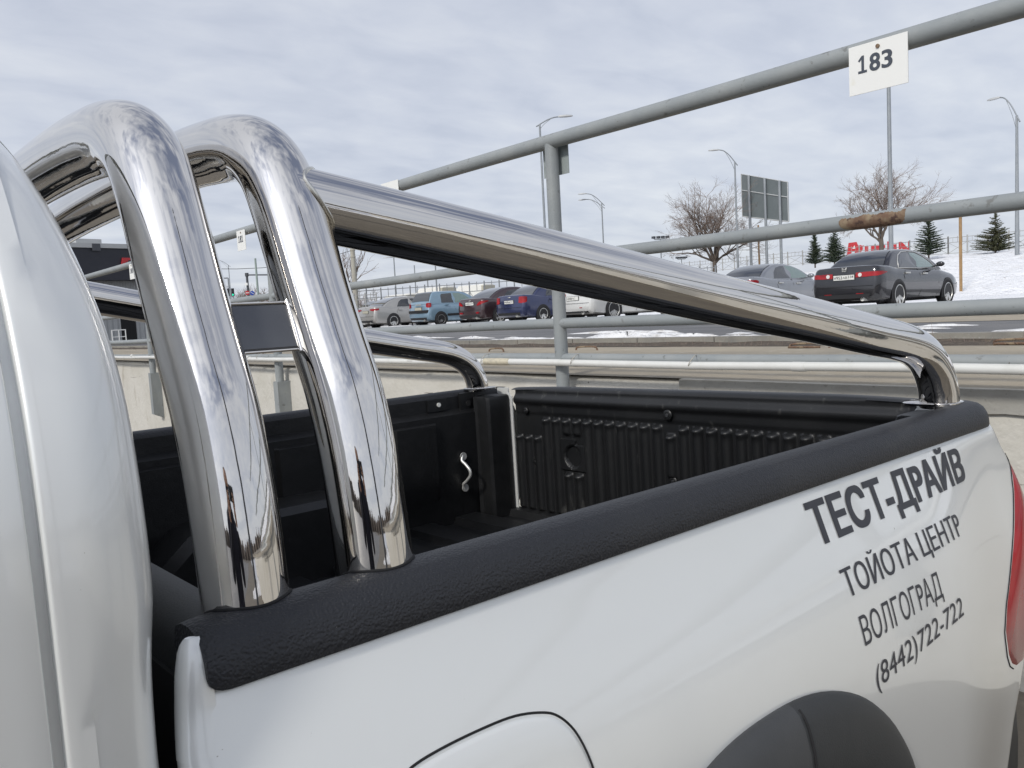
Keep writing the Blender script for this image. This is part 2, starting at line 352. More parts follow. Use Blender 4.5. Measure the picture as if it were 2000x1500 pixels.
# snow: embankment of the overpass, mounds on the asphalt
def hash2(x, y): return math.sin(x * 1.7 + 1.3 * math.sin(y * .6)) * math.sin(y * 1.3 + .7 * math.sin(x * .8))
b = MB(); rows = []
prof = [(0, 0), (.03, .10), (.12, .55), (.30, 1.35), (.5, 1.9), (.8, 2.45), (1.0, 2.62), (1.15, 2.66), (1.9, 2.66), (2.2, -.1)]
for j in range(170):
    yy = -45 + 75 * j / 169
    foot = 33.2 + .35 * math.sin(yy * .5) + .12 * math.sin(yy * 2.3); h = interp(yy, [(-45, .95), (14, 1.0), (24, 1.0), (26, .98), (30, .93)]); r_ = []
    for i in range(41):
        s_ = 2.2 * (i / 40) ** 1.25; z = interp(s_, prof) * h
        lump = .09 * hash2(s_ * 26 * .9, yy * 1.1) + .05 * hash2(s_ * 60 + 3, yy * 2.7) + random.uniform(-.02, .02)
        r_.append((foot + s_ * 27, yy, LOT - .01 + z + (lump if .02 < s_ < 1.1 else 0)))
    rows.append(r_)
b.loft(rows, flip=True)
tag(b.build('embankment_snow', M['snow'], smooth=True), kind='structure')
b = MB(); rows = []
for j in range(120):
    yy = 28.5 + 90 * j / 119
    foot = 40 + .3 * math.sin(yy * .6); r_ = []
    hh = interp(yy, [(28.5, 2.45), (45, 2.0), (60, 1.0), (80, .2), (118, .05)])
    for i in range(21):
        s_ = i / 20; r_.append((foot + s_ * 40, yy, LOT - .02 + hh * (math.sin(min(s_ * 1.25, 1) * math.pi / 2)) * (1 if i < 20 else 0) + (.08 * hash2(s_ * 30, yy) if 0 < i < 17 else 0)))
    rows.append(r_)
b.loft(rows, flip=True)
tag(b.build('far_embankment', M['grass_field'], smooth=True), kind='structure')
def patch(bm_, cx, cy, rx, ry, h, seed, lev=LOT + .002):
    rnd = random.Random(seed); n = 36; ph = [rnd.uniform(0, 6.28) for _ in range(5)]; rows = []
    for q in (1.0, .93, .75, .5, .25, .04):
        r_ = []
        for k in range(n):
            a = 2 * math.pi * k / n
            f = 1 + .22 * math.sin(2 * a + ph[0]) + .15 * math.sin(5 * a + ph[1]) + .10 * math.sin(9 * a + ph[2]) + rnd.uniform(-.05, .05)
            z = 0 if q == 1.0 else h * (1 - q ** 2) * (1 + .5 * math.sin(4 * a + ph[3] + q * 5)) + rnd.uniform(0, h * .25)
            r_.append((cx + rx * q * f * math.cos(a), cy + ry * q * f * math.sin(a), lev + max(z, 0)))
        rows.append(r_)
    bm_.loft(rows, close=True); o_ = len(bm_.v) - n; bm_.f.append([o_ + k for k in range(n)]); bm_.m.append(0)
b = MB()
for i in range(64):
    yy = random.uniform(3.8, 22); xx = random.uniform(7.2, 9.8)
    patch(b, xx, yy, random.uniform(.03, .16), random.uniform(.15, .9), random.uniform(.01, .03), i)
for i in range(46):
    patch(b, random.uniform(19.0, 25.5), random.uniform(4, 38), random.uniform(.3, 1.3), random.uniform(.5, 2.0), random.uniform(.02, .06), 100 + i)
patch(b, 7.25, 6.6, .16, .8, .07, 901); patch(b, 7.3, 5.1, .12, .6, .03, 902)
patch(b, 8.0, 1.9, .12, 1.1, .03, 903); patch(b, 7.25, 1.6, .045, 1.6, .03, 905)
tag(b.build('snow_patches', M['slush'], smooth=True), 'thin dirty snow and slush lying on the car park asphalt', 'snow', kind='stuff')
# snow strip at the car park edge
b = MB(); rows = []
for j in range(160):
    yy = -20 + 60 * j / 159; k = .25 * math.sin(yy * .9) + random.uniform(-.1, .1)
    rows.append([(27.2 + k, yy, LOT + .001), (27.6 + k, yy, LOT + .05), (30, yy, LOT + .06 + random.uniform(0, .03)), (33.6, yy, LOT + .09)])
b.loft(rows, flip=True); tag(b.build('snow_verge', M['snow'], smooth=True), kind='structure')
# dry grass wisps at the kerb
b = MB()
for i in range(420):
    yy = random.uniform(0, 14); xx = random.uniform(6.1, 6.72); hgt = random.choice([.03, .05, .07, .12 if random.random() < .3 else .04, .22 if random.random() < .12 else .05])
    p = Vector((xx, yy, 1.145)); q = p + Vector((random.uniform(-.03, .03), random.uniform(-.04, .04), hgt)); wd = Vector((0, .0025, 0))
    b.add([p - wd, p + wd, q + wd * .2], [(0, 1, 2)])
tag(b.build('dry_grass', M['twig']), 'wispy dry grass stalks in the dirt beside the kerb', 'dry grass', kind='stuff')

# ---------------------------------------------------------------- railing on the wall
FX = 3.30
pr = empty('pipe_railing', (FX, 4, 1.14), 'grey painted pipe railing with three pipes and round posts on the retaining wall', 'railing')
O = Vector((FX, 4, 1.14))
def rail_pipe(z, r_, y0=-4.0, y1=26.0, sag=.02, x=FX):
    b = MB(); pts = []
    n = 90
    for i in range(n + 1):
        yy = y0 + (y1 - y0) * i / n
        zz = z + .0022 * math.sin(yy * 1.9) - max(0, yy - 3.4) * .004
        pts.append((x, yy, zz))
    b.tube(pts, r_, 24); return b.build('rail', M['rail'], pr, True, O, 50)
rail_pipe(2.503, .041); rail_pipe(1.838, .032); rail_pipe(1.468, .030); rail_pipe(1.266, .028)
for k in range(7):
    yy = 3.52 + (k - 1) * 3.90 if k > 1 else (3.52 if k == 1 else -.4)
    b = MB(); zt = 2.487 - max(0, yy - 3.4) * .004; b.tube([(FX, yy, .60), (FX, yy, 1.0), (FX, yy, 1.6), (FX, yy, zt)], .0385, 24)
    post = b.build('post', M['rail'], pr, True, O, 50)
    b = MB(); z0, z1 = (.42, 1.02); q = .048
    b.hexa([(FX - q, yy - q, z0 + .06), (FX - q, yy + q, z0 + .06), (3.384, yy + q * .6, z0), (3.384, yy - q * .6, z0), (FX - q, yy - q, z1), (FX - q, yy + q, z1), (3.384, yy + q, z1), (3.384, yy - q, z1)][::1])
    b.build('post_bracket', M['rail'], post, False, O)
# rusty length on the middle pipe
b = MB(); rows = []
for k in range(61):
    t_ = k / 60; yy = 1.508 + .272 * t_; wid = 1.0 * math.sin(math.pi * min(1, max(0, t_))) ** .35
    a0 = R(180 - 30 * wid - 10 + random.uniform(-7, 7) + 8 * math.sin(k * .3)); a1 = R(180 + 88 * wid + random.uniform(-6, 6))
    if t_ < .14: a0 -= R(40 * (1 - t_ / .14))
    rows.append([(FX + .0326 * math.cos(a0 + (a1 - a0) * q / 10), yy, 1.838 + .0022 * math.sin(yy * 1.9) + .0326 * math.sin(a0 + (a1 - a0) * q / 10)) for q in range(11)])
b.loft(rows, flip=True)
b.build('rust_patch', M['rust'], pr, True, O, 50)
# two pipes tied below the railing
b = MB(); b.tube([(3.225, -4 + .5 * i, 1.246 + .004 * math.sin(i * 1.3) - .0012 * max(0, i - 14)) for i in range(61)], .0195, 20)
wp = tag(b.build('cable_pipe', M['pipe_white'], None, True, (3.225, 4, 1.246), 50), 'thin white plastic conduit tied along the lowest rail above the wall', 'conduit')
for yy in (1.95, 5.0, 7.95, 9.05, 11.9, 12.9):
    b = MB(); b.tube([(3.225, yy - .03, 1.2458), (3.225, yy + .03, 1.2458)], .0215, 20); b.build('joint', M['pipe_white'], wp, True, (3.225, 4, 1.246), 50)
b = MB(); b.tube([(3.225, yy, 1.2465) for yy in (3.90, 3.97, 4.02, 4.08, 4.15)], [.0208, .0225, .0228, .0222, .021], 20); b.build('tape', M['pipe_joint'], wp, True, (3.225, 4, 1.246), 50)
for i, yy in enumerate((.25, 2.53, 3.35, 4.17, 5.9, 7.7)):
    b = MB(); pts = []
    for k in range(17):
        a = 2 * math.pi * k / 16; pts.append((3.262 + .062 * math.cos(a), yy + .012 * math.sin(a * 2) + .01 * math.cos(a), 1.257 + .034 * math.sin(a)))
    b.tube(pts, .0022, 6, cap=False); b.build('wire_tie', M['wire'], wp, True, (3.225, 4, 1.246))
# rusty lifting loops in the apron
for i, (xx, yy, wd_) in enumerate(((5.25, 6.55, .13), (5.46, 5.47, .15), (5.70, 3.35, .17), (5.98, 2.02, .16), (4.6, 10.9, .13))):
    b = MB(); h_ = .035
    b.tube(cr_spline([(xx, yy + wd_, 1.150), (xx + .01, yy + wd_ * .95, 1.150 + h_), (xx + .02, yy, 1.158 + h_), (xx - .01, yy - wd_ * .8, 1.152 + h_), (xx - .02, yy - wd_, 1.150)], 5), .0085, 8)
    if i in (2, 3): b.tube(cr_spline([(xx - .05, yy + wd_ * .9, 1.168), (xx - .07, yy, 1.170), (xx - .04, yy - wd_ * .6, 1.168)], 5), .0085, 8)
    labs = ['rusty bent lifting loop, just left of the near railing post', 'rusty bent lifting loop, first to the right of the near railing post', 'double rusty lifting loop under the middle of the sloping tube', 'rusty lifting loop on the apron near the right edge of the photo', 'rusty lifting loop on the apron seen between the hoops and the cab']
    tag(b.build('lifting_loop', M['rust'], None, True, (xx, yy, 1.16)), labs[i], 'lifting loop', 'rusty lifting loops in the concrete apron')

# number plates of the parking spaces hung on the top rail
def bay_sign(yc, wd_, z0, z1, num, lab, x=FX - .045, face=True, tilt=0.0, grp='parking bay number signs on the railing'):
    t = empty('bay_sign', (x, yc, z0), lab, 'sign', grp); O_ = (x, yc, z0)
    b = MB(); b.box((x, yc, (z0 + z1) / 2), (.004, wd_, z1 - z0)); b.build('sign_panel', M['sign_white'] if face else M['sign_back'], t, False, O_)
    if num:
        b = MB(); wsum = .145 * (wd_ / .234)
        for k, ch in enumerate(num):
            if ch == '1':
                u0 = wsum * k / 3 + .001; P1 = [(.0, .0), (.036, .0), (.036, .0095), (.0245, .0095), (.0245, .067), (.0155, .067), (.0, .050), (.0055, .044), (.0135, .0525), (.0135, .0095), (.0, .0095)]
                P1 = [(u * wd_ / .234, v) for u, v in P1]
                for tri in ((0, 1, 2, 10), (9, 3, 4, 5), (8, 9, 5), (6, 7, 8, 5)): b.add([(x - .0032, yc + wsum * .55 - u0 - P1[i][0], z0 + .078 + P1[i][1]) for i in tri], [tuple(range(len(tri)))])
                continue
            gw_ = .024 if ch == '1' else .041; u0 = wsum * (k / 3) + (.002 if ch == '1' else 0); bm = text_mesh(ch, .067, gw_ * wd_ / .234, .018)
            for q, du in enumerate((-.0012, 0, .0012)):
                vs, fs = bm_to(bm, lambda u, v: (x - .0032 - .0001 * q, yc + wsum * .55 - u0 - u - du, z0 + .078 + v)); b.add(vs, fs)
            if ch == '1': b.box((x - .0035, yc + wsum * .55 - u0 - .018, z0 + .078 + .0045), (.0006, .036, .009))
        b.build('digits', M['sign_text'], t, False, O_)
        b = MB(); b.disc((x - .004, yc - .002, z1 - .023), (1, 0, 0), .0078, 14, .006); b.build('bolt', M['rust'], t, True, O_, 40)
bay_sign(1.5985, .233, 2.331, 2.519, '183', 'white bay number plate reading 183 hanging on the top rail')
bay_sign(5.19, .233, 2.335, 2.531, None, 'blank white edge of a bay plate poking over the sloping tube at the top rail')
bay_sign(7.955, .205, 2.297, 2.491, '181', 'white bay number plate reading 181 seen between the two hoops')
bay_sign(11.68, .205, 2.262, 2.462, '180', 'white bay number plate partly hidden by the first hoop, next to the black fascia')
bay_sign(3.545, .21, 2.318, 2.49, None, 'plain grey-green sheet behind the near railing post under the top rail', x=FX + .055, face=False)

# ================================================================ PICKUP TRUCK  (truck frame: X to the rear, Y to its far side, Z up; camera at 0,0,1.545)
RT = Matrix(((0.9997828622041358, -0.020836507238044866, -0.00026155118941018074),
             (0.020838148739889817, 0.9997041054281142, 0.012548830513952662),
             (0.0, -0.012551555931142211, 0.9999212261191913)))
TO = Vector((1.0, 1.575, 0.0)); YM = 1.575
truck = empty('pickup_truck', EYE + RT @ (TO - EYE), 'pearl white pickup truck with chrome roll bar, black bed and lettering on its side', 'pickup truck')
truck.rotation_mode = 'QUATERNION'; truck.rotation_quaternion = RT.to_quaternion()
def mir(p): return (p[0], 2 * YM - p[1], p[2])
def tb(b, name, m, smooth=True, ang=35, parent=None): return b.build(name, m, parent or truck, smooth, TO, ang)
POLD = [(.40, .672), (.5, .660), (.6, .648), (.7, .637), (.8, .6325), (.9, .633), (.96, .637), (1.02, .645), (1.07, .6565), (1.12, .667), (1.18, .6745), (1.215, .677), (1.238, .679), (1.25, .6835), (1.258, .690), (1.262, .698)]
PANEL = [(.40, .63), (.5, .617), (.6, .606), (.7, .598), (.8, .594), (.9, .594), (.94, .5955), (.98, .599), (1.02, .606), (1.06, .616), (1.10, .630), (1.14, .645), (1.20, .667), (1.24, .680), (1.25, .6835), (1.258, .690), (1.262, .698)]
def pY(z, x=1.0):
    """the bulging bed side flattens towards the tail light"""
    t_ = min(1, max(0, (x - 1.55) / .4)); t_ = t_ * t_ * (3 - 2 * t_) * .8
    return interp(z, PANEL) * (1 - t_) + (interp(z, POLD) * t_ if t_ else 0)
XC = [(.40, 1.93), (.6, 1.935), (.75, 1.97), (.9, 2.03), (1.1, 2.035), (1.17, 2.01), (1.2, 1.985), (1.25, 1.955), (1.30, 1.950)]   # where the rear corner starts to turn
RC = .065
def side_pt(s, z, off=0.0):
    """s <= XC: along the side; beyond: metres round the rear corner"""
    xc = interp(z, XC); y0 = pY(z, xc + min(s, 0))
    if s <= 0: return (xc + s, y0 - off, z)
    a = min(s / RC, math.pi / 2); ex = max(0, s - RC * math.pi / 2)
    return (xc + (RC + off) * math.sin(a), y0 + RC - (RC + off) * math.cos(a) + ex, z)
zs = []
for (z0, _), (z1, _) in zip(PANEL, PANEL[1:]):
    n = max(1, int((z1 - z0) / .018));  zs += [z0 + (z1 - z0) * k / n for k in range(n)]
zs.append(PANEL[-1][0])
# smooth the section a little
PO_ = POLD; ys_ = [interp(z, PANEL) for z in zs]; yo_ = [interp(z, POLD) for z in zs]
for _ in range(6): ys_ = [ys_[0]] + [(ys_[i - 1] + 2 * ys_[i] + ys_[i + 1]) / 4 for i in range(1, len(ys_) - 5)] + ys_[-5:]
for _ in range(6): yo_ = [yo_[0]] + [(yo_[i - 1] + 2 * yo_[i] + yo_[i + 1]) / 4 for i in range(1, len(yo_) - 5)] + yo_[-5:]
PANEL = list(zip(zs, ys_)); POLD = list(zip(zs, yo_))
AX, AZ, ARX, ARZ = .93, .45, .45, .55    # rear wheel arch
FSX = [(.9, -.013), (1.207, -.010), (1.243, -.004), (1.278, .001), (1.30, .001)]
def flange_pts(z):
    y0 = pY(z) if z < 1.238 else pY(1.238) + (z - 1.238) * .16; sx = interp(z, FSX)
    k = 0.0
    return [(x + sx * f_, y0 + y + k, z) for x, y, f_ in ((.2215, .026, 1), (.2160, .023, 1), (.2142, .017, 1), (.2148, .011, 1), (.2172, .0062, 1), (.2210, .0028, .9), (.2260, .0009, .6), (.2310, .0002, .3))]
def body_side(mirror):
    b = MB(); xs = [.236 + (1.93 - .236) * k / 90 for k in range(91)]; rows = []
    for z in zs:
        xc = interp(z, XC); r_ = flange_pts(z) + [(x, pY(z, x), z) for x in xs] + [side_pt(0, z)] + [side_pt(RC * math.pi / 2 * k / 10, z) for k in range(1, 11)] + [side_pt(RC * math.pi / 2 + .05, z)]
        rows.append([mir(p) if mirror else p for p in r_])
    n = len(rows[0]); vs = [p for r_ in rows for p in r_]; fs = []
    for i in range(len(rows) - 1):
        for k in range(n - 1):
            f = (i * n + k, i * n + k + 1, (i + 1) * n + k + 1, (i + 1) * n + k); cx = sum(vs[q][0] for q in f) / 4; cz = sum(vs[q][2] for q in f) / 4
            if ((cx - AX) / (ARX * .86)) ** 2 + ((cz - AZ) / (ARZ * .86)) ** 2 < 1: continue
            fs.append(f)
    b.add(vs, fs, mirror); o = tb(b, 'bed_side', M['white'], True, 60); return o
side_n = body_side(False); body_side(True)
# rounded tab on top of the front edge, tucked under the cap
def front_tab(mirror):
    b = MB(); rows = []
    for z in (1.205, 1.215, 1.225, 1.235, 1.245, 1.256, 1.267, 1.277, 1.285, 1.291, 1.2950, 1.2965):
        y0 = pY(z) if z < 1.238 else pY(1.238) + (z - 1.238) * .16; sx = interp(z, FSX)
        k_ = math.sqrt(max(0.0, 1 - (max(0.0, z - 1.266) / .0315) ** 2))
        fp = [(.2215, .026, 1), (.2160, .023, 1), (.2142, .017, 1), (.2148, .011, 1), (.2172, .0062, 1), (.2210, .0028, .9), (.2260, .0009, .6), (.2310, .0002, .3), (.2390, .0012, 0)]
        rows.append([(.239 + (x + sx * f_ - .239) * (.45 + .55 * k_), y0 + .012 + (y - .0005 * min(1, (z - 1.205) / .02) - .012) * k_, z) for x, y, f_ in fp])
    rows = [[mir(p) if mirror else p for p in r_] for r_ in rows]
    b.loft(rows, flip=not mirror); b.add(rows[-1], [tuple(range(9))], flip=not mirror); tb(b, 'front_tab', M['white'], True, 60)
front_tab(False); front_tab(True)
# rail caps
def rail_cap(mirror):
    sec = [(.702, 1.2505), (.6765, 1.2515), (.6745, 1.256), (.6755, 1.268), (.679, 1.282), (.686, 1.2935), (.697, 1.3010), (.712, 1.3042), (.730, 1.3035), (.744, 1.2985), (.751, 1.290), (.753, 1.275), (.753, 1.235)]
    b = MB(); rows = []
    xs = [.2335, .2350, .2385, .2440, .252] + [.262 + (1.90 - .262) * k / 60 for k in range(61)] + [1.92, 1.94, 1.955, 1.97, 1.982, 1.992, 1.999, 2.003]
    for x in xs:
        q = max(0.0, (.252 - x) / .0185); low = .016 * (1 - math.sqrt(max(0, 1 - q * q)))
        t_ = max(0, x - 1.90) / .103; inn = .062 * (1 - math.sqrt(max(0, 1 - t_ ** 2.6)))
        r_ = []
        for (y, z) in sec:
            y2 = y + inn * (1.0 if y < .735 else .4); z2 = z
            if z < 1.275 and y < .705: z2 = z + low
            if t_ > 0: z2 -= .004 * t_ * t_
            if q > 0: y2 += .004 * q * q; z2 -= .004 * q * q
            r_.append((x, y2, z2))
        rows.append([mir(p) if mirror else p for p in r_])
    b.loft(rows, flip=mirror); n = len(sec); b.add(rows[0], [tuple(range(n))], flip=not mirror); b.add(rows[-1], [tuple(range(n))], flip=mirror)
    tb(b, 'rail_cap', M['cap'], True, 50)
rail_cap(False); rail_cap(True)
# black corner piece bridging rail cap to the tailgate is part of the tailgate cap; header cap over the bulkhead
b = MB(); rows = []
for k in range(60):
    yy = .730 + (2 * YM - 2 * .730) * k / 59
    rows.append([(.242, yy, 1.20), (.238, yy, 1.27), (.243, yy, 1.289), (.254, yy, 1.297), (.270, yy, 1.299), (.285, yy, 1.297), (.291, yy, 1.285), (.292, yy, 1.24), (.300, yy, 1.235)])
b.loft(rows, flip=False); tb(b, 'header_cap', M['flare'], True, 50)
# bulkhead, bed floor with ribs, wheel housings (liner)
b = MB(); rows = []
for z in [.80, .84, 1.0, 1.1, 1.24]:
    rows.append([(.300 + (.012 * (0.5 + .5 * math.sin(k * .9)) if .85 < z < 1.2 else 0), .75 + 1.65 * k / 80, z) for k in range(81)])
b.loft(rows, flip=True); tb(b, 'bulkhead_liner', M['liner'], True, 40)
b = MB(); rows = []
xs_ = [.30 + (1.985 - .30) * k / 420 for k in range(421)]
for j in range(12):
    yy = .75 + 1.65 * j / 11; r_ = []
    for x in xs_:
        ph = ((x - 1.53) / .20) % 1.0
        r_.append((x, yy, .832 + .024 * max(0, min(1, (min(ph, .58 - ph) if ph < .58 else 0) / .05))))
    rows.append(r_)
b.loft(rows, flip=True); tb(b, 'bed_floor', M['liner_dusty'], True, 30)
for s_ in (0, 1):
    b = MB(); q = .77; wdt = .20; pts = [(.62, .83), (.66, .96), (.74, 1.03), (.85, 1.055), (1.2, 1.055), (1.31, 1.03), (1.39, .96), (1.43, .83)]
    rows = []
    for yy in (q - .03, q + wdt - .02, q + wdt):
        kk = .0 if yy < q + wdt else .02
        rows.append([(x + (kk if x < 1 else -kk), yy, z - kk) for x, z in pts])
    rows = [[mir(p) if s_ else p for p in r_] for r_ in rows]
    b.loft(rows, flip=bool(s_)); b.add(rows[-1], [tuple(range(8))], flip=bool(s_)); tb(b, 'wheel_housing', M['liner'], True, 30)
# inner walls: deep panels, top band, rear column
def inner_wall(mirror):
    b = MB()
    rows = []
    xs = [.30 + (1.88 - .30) * k / 158 for k in range(159)]
    for z in [.83, .88, .93, .98, 1.02, 1.05, 1.08, 1.1, 1.105, 1.11, 1.14, 1.17, 1.195, 1.20, 1.205, 1.225, 1.236, 1.24, 1.262, 1.285]:
        r_ = []
        for x in xs:
            y_ = .765
            if z < 1.236: y_ = .792 - .05 * 0
            if z < 1.23 and (.55 < (x % .42) / .42 * 1.0 < .97) and .95 < z < 1.203: y_ += .014
            if z > 1.236: y_ = .757
            y_ = y_ - (.02 * (1.0 - z) / .2 if z < 1.0 else 0)
            r_.append((x, y_, z))
        rows.append([mir(p) if mirror else p for p in r_])
    b.loft(rows, flip=mirror); tb(b, 'side_liner', M['liner'], True, 30)
    b = MB(); rows = []
    for z, k in ((.83, 0), (1.22, 0), (1.262, 0), (1.275, .004), (1.2785, .012)):
        p_ = [(1.845, .79), (1.855, .80 + .0), (1.862, .842 - k), (1.872, .850 - k), (1.962, .850 - k), (1.9665, .846 - k), (1.9665, .75)]
        rows.append([mir((x, y, z)) if mirror else (x, y, z) for x, y in p_])
    b.loft(rows, flip=mirror); b.add(rows[-1], [tuple(range(7))], flip=mirror); tb(b, 'rear_column', M['liner'], True, 30)
    b = MB(); rows = []
    for z, dy in ((.80, 0), (1.20, 0), (1.262, .000), (1.274, -.012), (1.283, -.018), (1.300, -.018)):
        r_ = [(1.9695, .860 + dy, z), (1.9740, .860 + dy, z), (1.9765, .80 + dy, z), (1.9672, .80 + dy, z)]
        rows.append([mir(p) if mirror else p for p in r_])
    b.loft(rows, close=True, cap=True, flip=mirror); tb(b, 'painted_gap_edge', M['white'], False)
inner_wall(False); inner_wall(True)
# bracket and bolts on the far inner wall
b = MB(); b.box((1.705, 2 * YM - .757 - .003, 1.262), (.085, .006, .042)); tb(b, 'liner_bracket', M['liner'], False)
b = MB(); b.disc((1.709, 2 * YM - .757 - .008, 1.264), (0, 1, 0), .0075, 14, .004); tb(b, 'liner_bolt', M['plate_white'], True, 40)
b = MB(); b.box((1.838, 2 * YM - .757 - .006, 1.262), (.070, .012, .066)); tb(b, 'clamp_block', M['liner'], False)
b = MB(); b.disc((1.838, 2 * YM - .757 - .0135, 1.256), (0, 1, 0), .010, 16, .003); tb(b, 'clamp_hole', M['gap'], True, 40)
# lashing hook
yh = 2 * YM - .792 - .004
b = MB(); b.tube(cr_spline([(1.775, yh, 1.075), (1.768, yh - .004, 1.058), (1.772, yh - .018, 1.045), (1.776, yh - .036, 1.025), (1.776, yh - .036, 1.005), (1.772, yh - .018, .985), (1.768, yh - .004, .972), (1.775, yh, .955)], 5), .0055, 10)
for z in (1.072, .958): b.disc((1.777, yh - .002, z), (0, 1, 0), .014, 14, .004)
tb(b, 'lashing_hook', M['rim'], True, 40)

# tailgate: ribbed inner liner, top roll, outer skin
b = MB(); rows = []
ny, nz_ = 520, 118; Y0, Y1 = .853, 2 * YM - .853
def rib(yy, z):
    u = (yy - 2.126) / .0497; k = round(u); f = abs(u - k) * .0497; yr = 2.126 + k * .0497
    top = 1.188
    if yr > 2.16: top = 1.12
    h = .015 * (max(0.0, 1 - (f / .0185) ** 2) ** .7) if f < .0185 else 0
    end = 1.0
    lo = .865
    if abs(yr - 1.579) < .02: top = 1.162; lo = 1.045
    if abs(yr - (2.126 - .0497 * 2)) < .01 or abs(yr - (2.126 - .0497 * 3)) < .01:   # shortened ribs above the ring plate
        if z > 1.12: lo = 1.150
        else: top = 1.00
    if z > top: h *= max(0, 1 - ((z - top) / .010) ** 2)
    if z < lo: h *= max(0, 1 - ((lo - z) / .010) ** 2)
    # dome at the rib head
    h *= 1 + .35 * math.exp(-((z - top) / .010) ** 2)
    # raised plate with round recess
    if 1.93 < yy < 2.075 and 1.0 < z < 1.145:
        yc, zc = 2.0, 1.068; d = math.hypot((yy - yc), (z - zc))
        if abs(yy - yc) < .058 + .0 and 1.018 < z < 1.128 - (.02 if yy < 1.985 else 0): h = .0085
        if d < .040: h = -.004 if d < .036 else .004
    return h
for i in range(nz_ + 1):
    z = .815 + (1.292 - .815) * i / nz_; r_ = []
    for j in range(ny + 1):
        yy = Y0 + (Y1 - Y0) * j / ny
        x = 1.985 - rib(yy, z)
        if z > 1.205: x -= .004 * min(1, (z - 1.205) / .008)
        if z > 1.238: x -= .010 * min(1, (z - 1.238) / .012)
        if z > 1.262: x += .013 * min(1, (z - 1.262) / .016)
        edge = min(yy - Y0, Y1 - yy)
        if edge < .012: x += .012 - edge
        r_.append((x, yy, z))
    rows.append(r_)
for x, z in ((1.990, 1.297), (1.999, 1.3015), (2.012, 1.3035), (2.030, 1.3035), (2.045, 1.3005), (2.054, 1.293), (2.057, 1.28)):
    r_ = []
    for j in range(ny + 1):
        yy = Y0 + (Y1 - Y0) * j / ny; t_ = abs(yy - YM) / (YM - Y0); r_.append((x - .018 * max(0, t_ - .55) ** 2 * 4, yy, z - .006 * max(0, t_ - .6) ** 2 * 5))
    rows.append(r_)
b.loft(rows, flip=True); tb(b, 'tailgate_liner', M['liner_dusty'], True, 60)
b = MB(); rows = []
for z in [.80 - .06, .85, .95, 1.05, 1.15, 1.22, 1.26, 1.278]:
    rows.append([(interp(z, XC) + RC + (.004 if z < 1.25 else -.0), Y0 - .03 + (Y1 - Y0 + .06) * j / 20, z) for j in range(21)])
b.loft(rows, flip=False); tb(b, 'tailgate_skin', M['white'], True, 40)
def screw(y, z, x=1.974, r_=.0125):
    b = MB(); pts = []
    b.tube([(x + .006, y, z), (x - .001, y, z), (x - .0035, y, z), (x - .0038, y, z)], [r_, r_, r_ * .8, r_ * .55], 18); s = tb(b, 'liner_screw', M['liner'], True, 40)
    b = MB(); b.disc((x - .0045, y, z), (1, 0, 0), r_ * .32, 10, .003); tb(b, 'screw_head', M['plate_steel'], True, 40, parent=s)
screw(2.223, 1.218); screw(1.578, 1.232, 1.972, .016); screw(1.575, 1.028, 1.98, .0145); screw(2.195, 1.035, 1.981, .012)
# truck cab
CABS = [(.45, .64, .200), (.8, .628, .200), (1.0, .632, .198), (1.14, .637, .192), (1.206, .6385, .1895), (1.246, .639, .190), (1.29, .6395, .1915), (1.322, .640, .195), (1.35, .6405, .1985), (1.378, .641, .199), (1.415, .643, .199), (1.47, .650, .1985), (1.519, .662, .198), (1.58, .687, .195), (1.633, .722, .190), (1.678, .757, .183), (1.715, .797, .178), (1.762, .880, .173), (1.79, .955, .168), (1.81, 1.05, .163), (1.822, 1.2, .16), (1.828, YM, .158)]
cab_t = [i / 4 for i in range((len(CABS) - 1) * 4 + 1)]
cz = cr_spline([(c[0], c[1], c[2]) for c in CABS], 4)     # z, Y, X
for _ in range(5): cz = [cz[0]] + [(cz[i - 1] + 2 * cz[i] + cz[i + 1]) / 4 for i in range(1, len(cz) - 1)] + [cz[-1]]
RB = .065
def cab_half(mirror):
    b = MB(); rows = []; ncz = len(cz)
    for i, c in enumerate(cz):
        z, y0, xr = c.x, c.y - .013, c.z
        # outward direction of the skin in the YZ plane, for the groove and the corner rounding
        a_, b_ = cz[max(0, i - 1)], cz[min(ncz - 1, i + 1)]; ty, tz = b_.y - a_.y, b_.x - a_.x; L = math.hypot(ty, tz); ny_, nz2 = -tz / L, ty / L
        r_ = []
        for x in [-1.5, -1.2, -.9, -.6, -.45, -.3, -.2, -.1, 0, .05, .09, .1050]: r_.append((x, y0, z))
        g = .010
        for x, d in ((.1065, .0006), (.1078, .003), (.1082, g), (.1152, g), (.1156, .003), (.1170, .0006)): r_.append((x, y0 - ny_ * d, z - nz2 * d))
        for x in (.1195, .125, .135): r_.append((x, y0, z))
        xc_ = xr - RB; 
        for k in range(1, 13):
            an = math.pi / 2 * k / 12; d = RB * (1 - math.cos(an)); r_.append((xc_ + RB * math.sin(an), y0 - ny_ * d, z - nz2 * d))
        d = RB + .35; 
        r_.append((xr + .001, min(YM, y0 - ny_ * (RB + .02)), z - nz2 * (RB + .02))); 
        rows.append([mir(p) if mirror else p for p in r_])
    b.loft(rows, flip=mirror)
    tb(b, 'cab_side', M['white'], True, 60)
cab_half(False); cab_half(True)
b = MB(); rows = []
for c in cz:
    if c.x > 1.80: break
    yy = c.y + RB + .012; rows.append([(c.z - .002, yy, c.x), (c.z - .002, YM, c.x), (c.z - .002, 2 * YM - yy, c.x)])
b.loft(rows, flip=False); tb(b, 'cab_rear_wall', M['white'], True, 40)
